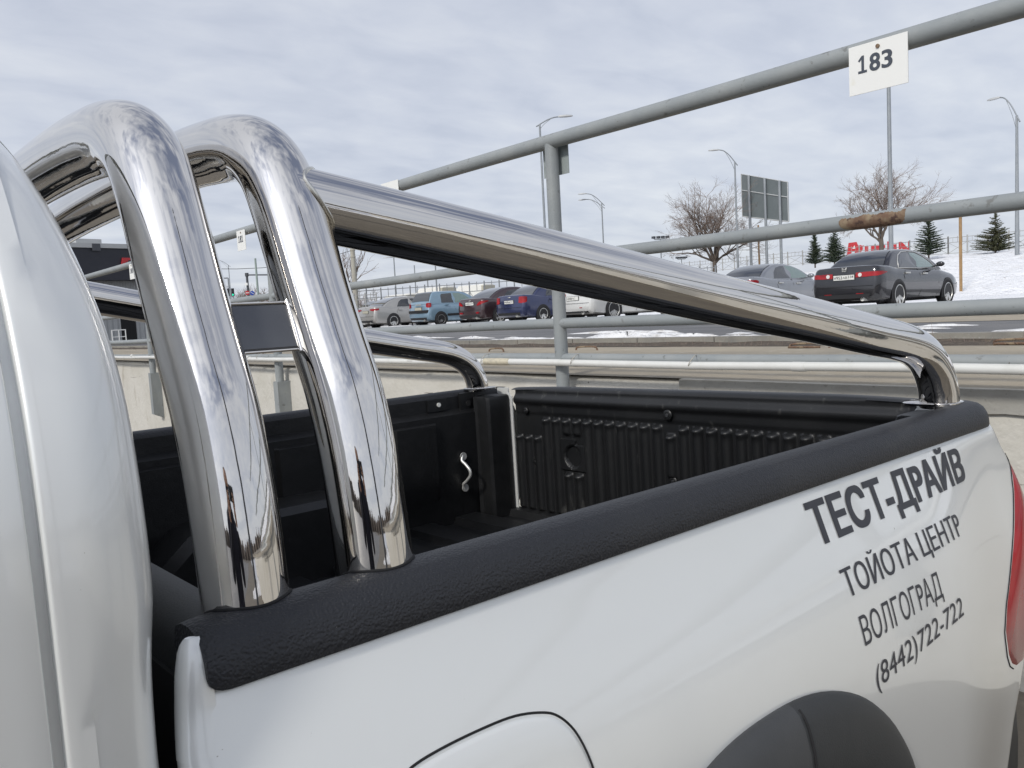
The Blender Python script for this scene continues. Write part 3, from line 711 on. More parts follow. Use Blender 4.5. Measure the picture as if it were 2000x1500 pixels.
b = MB(); b.hexa([(.192, .98, 1.40), (.204, .98, 1.40), (.204, 2 * YM - .98, 1.40), (.192, 2 * YM - .98, 1.40), (.175, 1.06, 1.72), (.187, 1.06, 1.72), (.187, 2 * YM - 1.06, 1.72), (.175, 2 * YM - 1.06, 1.72)]); tb(b, 'rear_window', M['glass'], False)
for s_ in (0, 1):
    b = MB(); rows = []
    for c in cz:
        if 1.40 < c.x < 1.72: rows.append([(mir if s_ else (lambda p: p))((x, c.y - .0175, c.x + .001)) for x in (-1.2, -.7, -.16 - (c.x - 1.40) * .15)])
    b.loft(rows, flip=bool(s_)); tb(b, 'side_window', M['glass'], True, 40)
# dark panel put in for the shade in the gap between cab and bed
b = MB(); b.box((.240, YM, .84), (.010, 1.735, .80)); tb(b, 'cab_gap_panel', M['gap'], False)
b = MB(); b.box((1.0, YM, .60), (1.7, 1.2, .22)); tb(b, 'chassis_frame', M['gap'], False)
# wheel arch flares
def flare(mirror):
    b = MB(); rows = []; n = 72
    secs = [(1.0, -.0015), (1.004, .006), (.998, .013), (.985, .020), (.955, .027), (.90, .033), (.84, .036), (.79, .034), (.765, .024), (.76, .0), (.75, -.06)]
    for k in range(n + 1):
        a = R(-14) + (math.pi + R(28)) * k / n; r_ = []
        ex = 2.35
        ca, sa = math.cos(a), math.sin(a); rr = (abs(ca) ** ex + abs(max(sa, 0)) ** ex) ** (-1 / ex) if sa > 0 else 1.0
        for q, off in secs:
            x = AX - ARX * q * ca * rr; z = AZ + ARZ * q * sa * rr; r_.append((x, pY(max(.4, z), x) - off, z))
        rows.append([mir(p) if mirror else p for p in r_])
    ks = round((96.4 + 14) / 208 * n)
    b.loft(rows[ks:], flip=mirror); tb(b, 'wheel_arch_flare', M['flare'], True, 50)
    b = MB(); b.loft(rows[:ks + 1], flip=mirror); tb(b, 'front_flare_section', M['flare_grey'], True, 50)
flare(False); flare(True)
# seam and front section of the flare (a separate moulding)
b = MB()
for q0, q1, off in ((.99, .775, .0365),):
    pts = []
    for k in range(14):
        t_ = k / 13; q = .992 - .21 * t_; a = R(84); ex = 2.35; ca, sa = math.cos(a), math.sin(a); rr = (abs(ca) ** ex + abs(sa) ** ex) ** (-1 / ex)
        off = interp(1 - q, [(.0, .010), (.015, .0205), (.045, .0275), (.10, .0335), (.16, .0365), (.21, .0345)])
        x = AX - ARX * q * ca * rr + .012 * t_; z = AZ + ARZ * q * sa * rr; x = .983 - .011 * t_; pts.append((x, pY(z) - off, z))
    b.tube(pts, .0022, 6)
tb(b, 'flare_seam', M['gap'], True)
# wheels
def truck_wheel(x, mirror):
    f = (lambda p: mir(p)) if mirror else (lambda p: p)
    b = MB(); prof = [(.16, .66), (.25, .655), (.30, .652), (.335, .66), (.355, .69), (.36, .76), (.355, .84), (.335, .87), (.25, .88)]
    rows = []
    for k in range(49):
        a = 2 * math.pi * k / 48; rows.append([f((x + r_ * math.cos(a), y_, .385 + r_ * math.sin(a))) for r_, y_ in prof])
    b.loft(rows, flip=not mirror); ty = tb(b, 'tyre', M['tyre'], True, 50)
    b = MB(); 
    for k in range(6):
        a = 2 * math.pi * k / 6; mt = Matrix.Rotation(a, 3, 'Y'); b.box(f((x, .675, .385)), (.05, .03, .46), mt)
    b.disc(f((x, .68, .385)), (0, 1, 0), .07, 20, .04); b.disc(f((x, .72, .385)), (0, 1, 0), .24, 32, .02); tb(b, 'rim', M['rim'], True, 40, parent=ty)
truck_wheel(.93, False); truck_wheel(.93, True)
# fuel door: shut line groove and slightly proud door
fd = [(.378, 1.125), (.40, 1.134), (.435, 1.1375), (.486, 1.138), (.53, 1.1355), (.566, 1.127), (.585, 1.117), (.600, 1.099), (.609, 1.075), (.614, 1.045), (.618, 1.0), (.615, .95), (.60, .905), (.57, .887), (.42, .887), (.38, .90), (.365, .94), (.36, 1.0), (.36, 1.06), (.365, 1.105)]
fdp = cr_spline([(x, 0, z) for x, z in fd] + [(fd[0][0], 0, fd[0][1])], 5)
b = MB(); b.tube([(p.x, pY(p.z) - .0002, p.z) for p in fdp], .0014, 8, cap=False); tb(b, 'fuel_door_gap', M['gap'], True)
b = MB(); cx = sum(p.x for p in fdp) / len(fdp); czz = 1.0; rows = []
for q in (.975, .962, .94, .8, .6, .4, .2, .02):
    off = .0008 if q > .97 else (.0022 if q > .95 else .0028); r_ = []
    for p in fdp[:-1]:
        x = cx + (p.x - cx) * q; z = czz + (p.z - czz) * q; r_.append((x, pY(z) - off, z))
    rows.append(r_)
b.loft(rows, close=True, flip=False); tb(b, 'fuel_door', M['white'], True, 50)
# tail lights
def tail(mirror):
    b = MB(); rows = []
    left = [(.735, -.060), (.75, -.090), (.78, -.125), (.835, -.168), (.893, -.172), (.964, -.120), (1.058, -.050), (1.12, -.008), (1.178, .036)]
    for k in range(31):
        z = .735 + (1.178 - .735) * k / 30; s0 = interp(z, left); s1 = .15; r_ = []
        bulge = .010 * math.sin(math.pi * min(1, max(0, (z - .725) / .46))) ** .5
        for j in range(15):
            t_ = j / 14; r_.append(side_pt(s0 + (s1 - s0) * t_, z, -.002 + bulge * min(1, t_ * 7)))
        rows.append([mir(p) if mirror else p for p in r_])
    b.loft(rows, flip=mirror); tl = tb(b, 'tail_light', M['red'], True, 50)
    b = MB(); pts = []
    for k in range(31):
        z = .735 + (1.178 - .735) * k / 30; p = side_pt(interp(z, left) - .001, z, .0); pts.append(mir(p) if mirror else p)
    b.tube(pts, .0018, 6); tb(b, 'tail_light_seal', M['gap'], True, parent=tl)
tail(False); tail(True)
# rear bumper
b = MB(); rows = []
for z, xo in ((.36, 2.04), (.40, 2.12), (.52, 2.13), (.60, 2.12), (.625, 2.08)):
    rows.append([(xo - .22 - .0, .655, z), (xo - .10, .66, z), (xo - .03, .69, z), (xo, .76, z), (xo, YM, z), (xo, 2 * YM - .76, z), (xo - .03, 2 * YM - .69, z), (xo - .10, 2 * YM - .66, z), (xo - .22, 2 * YM - .655, z)])
b.loft(rows, flip=False); tb(b, 'rear_bumper', M['flare'], True, 50)
# lettering on the bed side
def decal(s, x0, x1, zb, cap, bold, slant=0.0, fat=(0.0,), dvs=(0.0,)):
    s = s.replace('Р', 'P')
    bm = text_mesh(s, cap, x1 - x0, bold)
    for v in bm.verts:
        if v.co.y > cap: v.co.y = cap + (v.co.y - cap) * .62
    z = zb - .03
    while z < zb + .11:
        g = bm.verts[:] + bm.edges[:] + bm.faces[:]; bmesh.ops.bisect_plane(bm, geom=g, plane_co=(0, z - zb, 0), plane_no=(0, 1, 0)); z += .006
    b = MB(); q = 0
    for du in fat:
        for dv in dvs:
            vs, fs = bm_to(bm, lambda u, v: (x0 + u + du, pY(zb + v + dv + slant * u, x0 + u + du) - .0010 - .00004 * q, zb + v + dv + slant * u)); b.add(vs, fs, False); q += 1
    return tb(b, 'lettering', M['decal'], False, parent=side_n)
decal('ТЕСТ-ДРАЙВ', 1.170, 1.768, 1.168, .062, .0, 0.0, (-.0032, 0, .0032), (-.0018, .0018))
decal('ТОЙОТА ЦЕНТР', 1.200, 1.660, 1.083, .041, .0, 0.0, (-.0008, .0008))
decal('ВОЛГОГРАД', 1.210, 1.504, 1.008, .044, .0)
decal('(8442)722-722', 1.227, 1.573, .936, .037, .0, .057)
# ---- roll bar
RAD = .0405
leg_yz = [(.746, 1.262), (.748, 1.31), (.755, 1.37), (.765, 1.425), (.781, 1.478), (.806, 1.530), (.832, 1.585), (.856, 1.640), (.879, 1.690), (.907, 1.733), (.946, 1.762), (.995, 1.777), (1.06, 1.786), (1.18, 1.795), (1.36, 1.801), (YM, 1.803)]
full = leg_yz + [(2 * YM - y, z) for y, z in leg_yz[-2::-1]]
def hoop(x0):
    pts = cr_spline([(x0, y, z) for y, z in full], 7); b = MB(); b.tube(pts, RAD, 56, cap=True, up=(1, 0, 0)); tb(b, 'hoop', M['chrome'], True, 50); return pts
h1 = hoop(.299); h2 = hoop(.439)
slope_pts = [(.439, .884, 1.699), (.62, .856, 1.6625), (.824, .83, 1.621), (1.14, .80, 1.559), (1.40, .783, 1.512), (1.60, .772, 1.474), (1.70, .767, 1.456), (1.77, .764, 1.439), (1.825, .762, 1.414), (1.866, .761, 1.378), (1.888, .760, 1.335), (1.893, .760, 1.300)]
def slope(mirror):
    pts = cr_spline([mir(p) if mirror else p for p in slope_pts], 8)
    b = MB(); b.tube(pts, RAD, 56, up=(0, 1, 0)); tb(b, 'sloping_tube', M['chrome'], True, 50)
    # weld bead where it meets the second hoop
    hp = [Vector(mir(p)) if mirror else p for p in h2]; a0, a1 = pts[0], pts[8]; ax = (a1 - a0).normalized()
    u = (Vector((0, 1, 0)) - ax * ax.y).normalized(); v = ax.cross(u); bead = []
    for k in range(41):
        an = 2 * math.pi * k / 40; t_ = 0
        while t_ < .2:
            p = a0 + ax * t_ + (u * math.cos(an) + v * math.sin(an)) * RAD
            if min((p - q).length for q in hp) > RAD + .001: break
            t_ += .002
            if t_ > .062: break
        bead.append(p + Vector((random.uniform(-.0002, .0002), 0, random.uniform(-.0002, .0002))))
    b = MB(); b.tube(bead, [random.uniform(.0022, .0027) for _ in bead], 8, cap=False); tb(b, 'weld_bead', M['weld'], True)
    # foot plate
    b = MB(); n = 32; rows = []
    for z, q in ((1.303, 1.0), (1.3075, 1.0), (1.3085, .97)):
        r_ = []
        for k in range(n):
            a = 2 * math.pi * k / n; x = .050 * math.copysign(abs(math.cos(a)) ** .7, math.cos(a)); y_ = .052 * math.copysign(abs(math.sin(a)) ** .7, math.sin(a))
            p = (1.893 + x * q, .768 + y_ * q + (.012 if y_ > 0 else 0), z); r_.append(mir(p) if mirror else p)
        rows.append(r_)
    b.loft(rows, close=True, cap=True, flip=mirror); tb(b, 'foot_plate', M['chrome'], True, 40)
slope(False); slope(True)
# contact line drawn in as a thin ring, shading where hoop meets cap
CAPTOP = [(.670, 1.250), (.6745, 1.256), (.6755, 1.268), (.679, 1.282), (.686, 1.2935), (.697, 1.3010), (.712, 1.3042), (.730, 1.3035), (.744, 1.2985), (.751, 1.290), (.80, 1.286)]
for x0 in (.299, .439):
    for s_ in (0, 1):
        pts = []
        for k in range(41):
            a = 2 * math.pi * k / 40; y_ = .7475 + .0408 * math.sin(a); p = (x0 + .0408 * math.cos(a), y_, interp(y_, CAPTOP) + .0004); pts.append(mir(p) if s_ else p)
        b = MB(); b.tube(pts, .0017, 8, cap=False); tb(b, 'hoop_contact_line', M['gap'], True)
# box plate between the two hoops
def conn(mirror):
    yz = lambda z: .8055 + (z - 1.53) * .47
    b = MB(); rows = []
    q = .004
    for x in (.330, .412):
        rows.append([(x, yz(1.5285) - .004, 1.5285), (x, yz(1.533) - .008, 1.533), (x, yz(1.575) - .008, 1.575), (x, yz(1.580) - .004, 1.580), (x, yz(1.580) + .03, 1.580), (x, yz(1.5285) + .03, 1.5285)])
    rows = [[mir(p) if mirror else p for p in r_] for r_ in rows]
    b.loft(rows, close=True, cap=True, flip=mirror); tb(b, 'connecting_plate', M['plate_dark'], True, 30)
    b = MB(); pts = [(.4015, yz(1.527) - .008, 1.527), (.4015, yz(1.55) - .009, 1.55), (.4015, yz(1.581) - .008, 1.581)]
    b.tube([mir(p) if mirror else p for p in pts], .0042, 12)
    for z_ in (1.5295, 1.5795): b.tube([mir(p) if mirror else p for p in ((.331, yz(z_) - .0065, z_), (.402, yz(z_) - .0065, z_))], .0016, 8)
    tb(b, 'plate_edge', M['chrome'], True)
conn(False); conn(True)

# ================================================================ PARKED CARS
def wheel_proto(r_, rim_r, spokes, m_rim, wd=.2, kind='spoke'):
    """returns (rim mesh MB, tyre MB) about the origin, outer face towards -Y"""
    t = MB(); prof = [(rim_r * .98, .02), (rim_r * 1.02, .0), (r_ * .86, -.012), (r_ * .96, .0), (r_, .03), (r_, wd - .03), (r_ * .95, wd), (rim_r, wd)]
    rows = [[(p[0] * math.cos(2 * math.pi * k / 36), p[1], p[0] * math.sin(2 * math.pi * k / 36)) for p in prof] for k in range(37)]
    t.loft(rows, flip=True)
    b = MB(); prof = [(rim_r, .004), (rim_r * .93, .0), (rim_r * .90, .02), (rim_r * .9, .09), (.02, .09)]
    b.cur = 1; rows = [[(p[0] * math.cos(2 * math.pi * k / 36), p[1], p[0] * math.sin(2 * math.pi * k / 36)) for p in prof[2:]] for k in range(37)]; b.loft(rows, flip=True)
    b.cur = 0; rows = [[(p[0] * math.cos(2 * math.pi * k / 36), p[1], p[0] * math.sin(2 * math.pi * k / 36)) for p in prof[:3]] for k in range(37)]; b.loft(rows, flip=True)
    if kind == 'steel':
        b.tube([(0, .02, 0), (0, .05, 0)], [rim_r * .35, rim_r * .72], 24); b.tube([(0, .012, 0), (0, .05, 0)], rim_r * .22, 20)
    else:
        for k in range(spokes):
            mt = Matrix.Rotation(2 * math.pi * k / spokes, 3, 'Y')
            w0, w1 = rim_r * (.16 if spokes < 12 else .07), rim_r * (.20 if spokes < 12 else .09)
            vs = [(-w0, .03, 0), (w0, .03, 0), (w0, .05, 0), (-w0, .05, 0), (-w1, .008, rim_r * .92), (w1, .008, rim_r * .92), (w1, .04, rim_r * .92), (-w1, .04, rim_r * .92)]
            b.hexa([mt @ Vector(p) for p in vs])
        b.tube([(0, .012, 0), (0, .05, 0)], rim_r * .22, 20)
    return b, t
def make_car(name, label, group, pos, head, S):
    """local frame: rear bumper at x=0, forward +x, right side -y"""
    root = empty(name, pos, label, 'car', group, head)
    L_, HW = S['L'], S['HW']; P = S['paint']
    top = S['top']      # list (x, z) of the lower body's top line
    wtab = S['w']       # list (x, half width)
    zb = [(0, .34), (.12, .24), (.5, .20), (L_ - .6, .20), (L_ - .1, .26), (L_, .36)]
    def sec(x):
        wd, zt, z0 = interp(x, wtab), interp(x, top), interp(x, zb)
        sh = S.get('sh', .10)
        return [(0, z0), (wd * .86, z0), (wd * .965, z0 + .05), (wd * .985, z0 + .16), (wd, z0 + .32), (wd * .995, zt - .30), (wd * .975, zt - .16), (wd * .945, zt - .07), (wd * .90, zt - .022), (wd * .82, zt), (wd * .45, zt + .012), (0, zt + .016)]
    xs = sorted(set([0, .02, .06, .12, .2, .3, .45] + [L_ * k / 26 for k in range(2, 25)] + [L_ - .35, L_ - .2, L_ - .1, L_ - .03, L_] + [x for x, _ in top]))
    b = MB(); rows = []
    for x in xs:
        s = sec(x); tuck = lambda z, zt: (.10 * max(0, (z - .45) / .6) ** 1.5 if x < .01 else 0)
        lean = lambda z: S.get('lean', .06) * max(0, (z - .60)) / .5 * max(0, 1 - x / .5)
        r_ = [(x + lean(z), y, z) for y, z in s] + [(x + lean(z), -y, z) for y, z in s[-2:0:-1]]
        rows.append(r_)
    b.loft(rows, close=True, cap=True, flip=True); b.build('body', P, root, True, None, 42)
    # greenhouse
    g = S['glass']; xr0, xr1, xf1, xf0, zbelt, zr = g; wb, wt = S['wb'], S['wt']
    roof = cr_spline([(xr0, 0, zbelt), (xr0 + (xr1 - xr0) * .5, 0, zbelt + (zr - zbelt) * S.get('bow', .60)), (xr1, 0, zr - .035), ((xr1 * .55 + xf1 * .45), 0, zr), (xf1, 0, zr - .03), ((xf1 + xf0) / 2, 0, (zr + zbelt) / 2 + .06), (xf0, 0, zbelt)], 6)
    def gw(z): t_ = max(0, min(1, (z - zbelt) / (zr - zbelt))); return wb - (wb - wt) * t_ ** 1.15
    b = MB(); rows = []
    for p in roof:
        x, z = p.x, p.z; n = 7; r_ = []
        zl = zbelt - .05
        tops = gw(z - .03)
        side = [(gw(zl + (z - .045 - zl) * k / n), zl + (z - .045 - zl) * k / n) for k in range(n + 1)]
        side += [(tops * .955, z - .014), (tops * .85, z + .002), (tops * .45, z + .018), (0, z + .022)]
        r_ = [(x, y, zz) for y, zz in side] + [(x, -y, zz) for y, zz in side[-2::-1]]
        rows.append(r_)
    b.loft(rows, flip=False); b.build('roof', P, root, True, None, 40)
    # rear glass
    b = MB(); rows = []; k0, k1 = 1, 12
    sub = [p for p in roof if xr0 + S.get('rg0', .06) < p.x < xr1 + .02]
    for p in sub:
        tops = gw(p.z - .03) * S.get('rgw', .86)
        rows.append([(p.x - .012, tops * t_, p.z + .012 + .018 * (1 - t_ * t_)) for t_ in (-1, -.7, -.35, 0, .35, .7, 1)])
    b.loft(rows, flip=True); b.build('rear_window', M['glass'], root, True)
    # side glass, both sides
    for sgn in (-1, 1):
        for q, (poly, gm) in enumerate(S['windows']):
            pts = [Vector((x, 0, z)) for x, z in poly]; vs = []; cxx = sum(p.x for p in pts) / len(pts); czz_ = sum(p.z for p in pts) / len(pts)
            for s_, off in ((1.0, .004), (.5, .006), (.0, .007)):
                for p in pts:
                    x = cxx + (p.x - cxx) * s_; z = czz_ + (p.z - czz_) * s_; vs.append((x, sgn * (gw(z) + off), z))
            n = len(pts); fs = [(r0 * n + k, r0 * n + (k + 1) % n, (r0 + 1) * n + (k + 1) % n, (r0 + 1) * n + k) for r0 in (0, 1) for k in range(n)]
            b = MB(); b.add(vs, fs, sgn > 0); wn_ = b.build('side_window', gm, root, False)
        if S.get('trim'):
            pl = S['trim']; b = MB(); b.tube([(x, sgn * (gw(z) + .006), z) for x, z in pl], .011, 6); b.build('window_trim', M['rim'], root, True)
        # door handles, mirror, shut lines
        for x, z in S['handles']:
            b = MB(); yy = interp(x, wtab) * .972; b.box((x, sgn * (yy + .022), z), (.19, .035, .035)); b.build('door_handle', S.get('handle_mat', P), root, False)
        mxx = xf0 - .42; b = MB(); yy = gw(zbelt)
        b.tube([(mxx - .02, sgn * (yy + .00), zbelt + .04), (mxx + .0, sgn * (yy + .08), zbelt + .06)], .025, 8)
        rows = []
        for x, q in ((mxx - .075, .6), (mxx - .05, .95), (mxx, 1.0), (mxx + .06, .8), (mxx + .09, .35)):
            rows.append([(x, sgn * (yy + .17 + .10 * q * math.cos(a)), zbelt + .085 + .065 * q * math.sin(a)) for a in [2 * math.pi * k / 14 for k in range(14)]])
        b.loft(rows, close=True, cap=True, flip=sgn < 0); b.build('mirror', P, root, True, None, 50)
        for pl in S['seams']:
            b = MB(); b.tube([(x, sgn * (sidey(x, z, S, top, wtab, zb) + .001), z) for x, z in pl], .006, 5); b.build('door_seam', M['gap'], root, False)
        if S.get('sidestrip'):
            z = .48; b = MB(); rows = []
            for k in range(9):
                x = .95 + (L_ - 2.0) * k / 8; yy = interp(x, wtab); rows.append([(x, sgn * (yy + o_), z + h_) for o_, h_ in ((.001, -.05), (.014, -.04), (.014, .04), (.001, .05))])
            b.loft(rows, flip=sgn > 0); b.build('rubbing_strip', M['black'], root, True, None, 40)
    # wheels and arches
    wr = S['wr']; rimb, tyb = wheel_proto(wr, S['rim'], S.get('spokes', 7), S.get('rim_mat', M['rim']), kind=S.get('wkind', 'spoke'))
    first = None
    for x in S['axles']:
        for sgn in (-1, 1):
            yy = interp(x, wtab)
            b = MB(); n = 26; rows = []
            for k in range(n + 1):
                a = R(-22) + R(224) * k / n; q = wr + .045
                rows.append([(x + q * math.cos(a), sgn * (yy * .993 + .003), wr + q * math.sin(a)), (x + (q - .02) * math.cos(a), sgn * (yy * .993 + .013), wr + (q - .02) * math.sin(a)), (x, sgn * (yy * .993 + .013), wr)])
            b.loft(rows, flip=sgn > 0); b.build('wheel_arch', M['black'], root, False)
            if first is None:
                rm = rimb.build('wheel', [S.get('rim_mat', M['rim']), M['black']], root, True, None, 35); ty = tyb.build('tyre', M['tyre'], rm, True, None, 50); first = rm
            else: rm = copy_tree(first, root)
            rm.location = (x, sgn * (yy * .993 + .022), wr); rm.rotation_euler = (0, random.uniform(0, 1) if sgn < 0 else -random.uniform(0, 1), 0 if sgn < 0 else math.pi)
    # lamps
    def wrap(name_, pts, m, off=.006, par=None):
        """pts: list of (s, zlo, zhi): s<0 metres in from the rear corner across the tail, s>0 metres forward along the flank; both sides"""
        os_ = []
        for sgn in (-1, 1):
            b = MB(); rows = []
            for s, zl, zh in pts:
                r_ = []
                for z in (zl, (zl + zh) / 2, zh):
                    ln = S.get('lean', .06) * max(0, (z - .60)) / .5
                    w0 = interp(.0, wtab)
                    if s <= 0: x = -off + ln; y_ = w0 * .985 + s
                    else: x = s + ln * max(0, 1 - s / .5); y_ = interp(s, wtab) * .985 + off
                    r_.append((x, sgn * y_, z))
                rows.append(r_)
            b.loft(rows, flip=sgn < 0)
            # rim towards the body
            o_ = b.build(name_, m, root, True, None, 50); os_.append(o_)
        return os_
    for pts, m, nm in S['lamps']: wrap(nm, pts, m, .012 if nm != 'tail_light' else .008)
    # number plate
    pz, pw = S['plate_z'], .52; xpl = -.014 + S.get('lean', .06) * max(0, pz - .6) / .5
    b = MB(); b.box((xpl, 0, pz), (.012, pw, .115)); pl = b.build('number_plate', S.get('plate_mat', M['plate_white']), root, False)
    if S.get('plate'):
        b = MB()
        for txt, u0, wd, h_, v0 in S['plate']:
            bm = text_mesh(txt, h_, wd, .01); vs, fs = bm_to(bm, lambda u, v: (xpl - .0075, pw / 2 - u0 - u, pz - .057 + v0 + v)); b.add(vs, fs)
        b.box((xpl - .0068, pw / 2 - .375, pz), (.001, .005, .11)); b.build('plate_text', M['gap'], pl, False)
    b = MB(); b.box((xpl + .004, 0, pz), (.01, pw + .03, .135)); b.build('plate_holder', M['black'], root, False)
    # lower bumper dark, exhaust
    b = MB(); w0 = interp(0, wtab)
    zl, zh = S.get('valance', (.30, .40)); b.hexa([(-.012, -w0 * .8, zl), (.10, -w0 * .95, zl), (.10, w0 * .95, zl), (-.012, w0 * .8, zl), (-.012, -w0 * .9, zh), (.10, -w0 * .95, zh), (.10, w0 * .95, zh), (-.012, w0 * .9, zh)]); b.build('bumper_valance', S.get('val_mat', M['black']), root, False)
    b = MB(); b.tube([(0.004, -w0 * .97, .585), (-.008, -w0 * .9, .585), (-.008, w0 * .9, .585), (.004, w0 * .97, .585)], .005, 5); b.build('bumper_line', M['gap'], root, False)
    b = MB(); b.tube([(-.05, -.48, .27), (.25, -.48, .27)], .045, 14, cap=False); b.tube([(-.0, -.48, .27), (.02, -.48, .27)], .040, 14); b.build('exhaust', M['rim'], root, True, None, 50)
    b = MB(); b.box((L_ / 2, 0, .24), (L_ - .7, HW * 1.6, .14)); b.build('underbody', M['gap'], root, False)
    for fn in S.get('extra', []): fn(root, S, xpl)
    return root
def sidey(x, z, S, top, wtab, zb):
    wd, zt, z0 = interp(x, wtab), interp(x, top), interp(x, zb)
    tab = [(z0, .86), (z0 + .05, .965), (z0 + .16, .985), (z0 + .32, 1.0), (zt - .30, .995), (zt - .16, .975), (zt - .07, .945), (zt - .022, .90)]
    return wd * interp(z, tab)

def sedan(**k):
    S = dict(L=4.66, HW=.88, paint=None,
        top=[(0, .99), (.03, 1.035), (.10, 1.05), (.60, 1.045), (.95, 1.0), (1.6, .965), (2.6, .945), (3.25, .935), (3.5, .90), (4.0, .83), (4.35, .75), (4.55, .66), (4.66, .55)],
        w=[(0, .74), (.04, .80), (.12, .845), (.3, .872), (.7, .88), (3.6, .88), (4.1, .865), (4.4, .80), (4.58, .68), (4.66, .55)],
        glass=(.52, 1.32, 2.45, 3.42, .955, 1.44), wb=.795, wt=.565,
        windows=[([(1.18, .985), (1.30, 1.17), (1.50, 1.30), (1.75, 1.345), (1.93, 1.35), (2.02, .975)], M['glass']), ([(2.09, .975), (2.00, 1.35), (2.30, 1.34), (2.60, 1.25), (2.85, 1.12), (3.02, .98)], M['glass_green'])],
        trim=[(1.10, .965), (1.20, 1.14), (1.36, 1.28), (1.60, 1.365), (1.95, 1.385), (2.3, 1.375), (2.62, 1.28), (2.92, 1.12), (3.10, .965), (2.1, .955), (1.10, .965)],
        handles=[(1.42, .845), (2.35, .82)], handle_mat=M['rim'], seams=[[(2.06, .955), (2.09, .8), (2.09, .4), (2.0, .27)], [(1.36, .90), (1.24, .80), (1.26, .70)], [(3.12, .92), (3.10, .6), (3.0, .28)]],
        axles=(.95, 3.62), wr=.325, rim=.225, spokes=7, plate_z=.80, lean=.07,
        lamps=[([(-.42, .78, .88), (-.2, .775, .90), (-.04, .78, .905), (.0, .78, .905), (.04, .785, .91), (.12, .80, .91), (.24, .83, .905), (.36, .86, .89)], M['red'], 'tail_light'), ([(-.28, .40, .425), (-.10, .40, .425)], M['red'], 'reflector')])
    S.update(k); return S
def badge(r_=.045, z=.955, kind='ring', off=0.0):
    def fn(root, S, xpl):
        xx = -.012 + S['lean'] * (z - .6) / .5; b = MB()
        if kind == 'ring':
            b.tube([(xx, off + r_ * 1.35 * math.cos(a), z + r_ * math.sin(a)) for a in [2 * math.pi * k / 18 for k in range(19)]], .007, 6, cap=False); b.tube([(xx, off - r_, z), (xx, off + r_, z)], .006, 6)
        elif kind == 'frame_h':
            pts = [(-.052, -.042), (.052, -.042), (.062, .048), (-.062, .048), (-.052, -.042)]
            b.tube([(xx, p, z + q) for p, q in pts], .006, 6)
            for s in (-1, 1): b.tube([(xx, s * .026, z - .034), (xx, s * .036, z + .040)], .009, 6)
            b.tube([(xx, -.028, z), (xx, .028, z)], .008, 6)
        else: b.box((xx, off, z), (.012, .13, .035))
        b.build('badge', M['rim'], root, True)
    return fn
def white_lens(root, S, xpl):
    for sgn in (-1, 1):
        b = MB(); x = -.022 + .07 * .5; b.disc((x, sgn * .40, .845), (1, 0, 0), .045, 18, .012); b.build('reversing_lamp', M['lamp_glass'], root, True, None, 40)
G = 'cars parked in the row beyond the railing'
def rear_corner(px, d): return ground_at(px, d, LOT)
# each car: world position of the middle of its tail
accord = sedan(paint=paint('black_metallic_paint', (.018, .018, .022), .22, .3), plate=[('М', .015, .05, .055, .025), ('953', .075, .145, .076, .02), ('АВ', .235, .115, .055, .025), ('134', .385, .115, .058, .04)],
    spokes=7, wr=.33, rim=.245, extra=[badge(z=.985, kind='frame_h'), white_lens], lamps=[([(-.44, .79, .90), (-.2, .79, .905), (-.04, .80, .905), (.0, .80, .905), (.04, .80, .905), (.14, .82, .905), (.26, .845, .90), (.38, .87, .885)], M['red'], 'tail_light'), ([(-.42, .395, .415), (-.24, .395, .415)], M['red'], 'reflector')])
c1 = make_car('parked_car', 'black four-door sedan with silver twin-spoke wheels in front of the snowbank, rightmost in the row', G, (18.8, 10.15, LOT), R(0), accord)
lexus = sedan(paint=paint('silver_grey_paint', (.27, .28, .30), .25, .5), glass=(.50, 1.42, 2.25, 3.30, .945, 1.425), L=4.58, plate=None, trim=None, spokes=5, extra=[],
    lamps=[([(-.30, .86, .90), (-.12, .81, .945), (-.02, .80, .95), (.0, .80, .95), (.06, .80, .95), (.18, .83, .945), (.28, .87, .92)], M['red'], 'tail_light')])
c2 = make_car('parked_car', 'silver-grey sedan with a rounded roof between the black sedan and the bare tree', G, (20.2, 14.45, LOT), R(0), lexus)
whitec = sedan(paint=paint('pearl_white_car_paint', (.66, .66, .64), .3, .1), plate=[('К', .015, .05, .055, .025), ('098', .075, .145, .076, .02), ('РХ', .235, .115, .055, .025)], spokes=14, rim=.25, wr=.335, plate_z=.74,
    lamps=[([(-.40, .80, .90), (-.2, .79, .92), (-.02, .79, .93), (.0, .79, .93), (.06, .80, .93), (.2, .83, .92)], M['red'], 'tail_light'), ([(-.42, .43, .455), (-.30, .43, .455)], M['red'], 'reflector')], valance=(.28, .33))
c3 = make_car('parked_car', 'white sedan with many-spoked wheels half hidden under the sloping tube, right of the railing post', G, (18.3, 18.9, LOT), R(0), whitec)
blue = sedan(paint=paint('dark_blue_paint', (.028, .038, .105), .28, .4), L=4.5, plate=[('Р', .015, .05, .055, .025), ('009', .075, .145, .076, .02), ('ВР', .235, .115, .055, .025), ('134', .385, .11, .055, .04)], plate_z=.80, spokes=7, rim=.21, wr=.31, rim_mat=M['rim'], trim=None, handle_mat=None,
    lamps=[([(-.17, .76, .98), (-.02, .74, .99), (.0, .74, .99), (.05, .75, .99), (.12, .77, .98), (.17, .80, .96)], M['red'], 'tail_light')], extra=[badge(z=.975, kind='bar')])
blue['handle_mat'] = blue['paint']
c4 = make_car('parked_car', 'dark blue sedan with silver hubcaps left of the near railing post', G, (20.0, 24.1, LOT), R(0), blue)
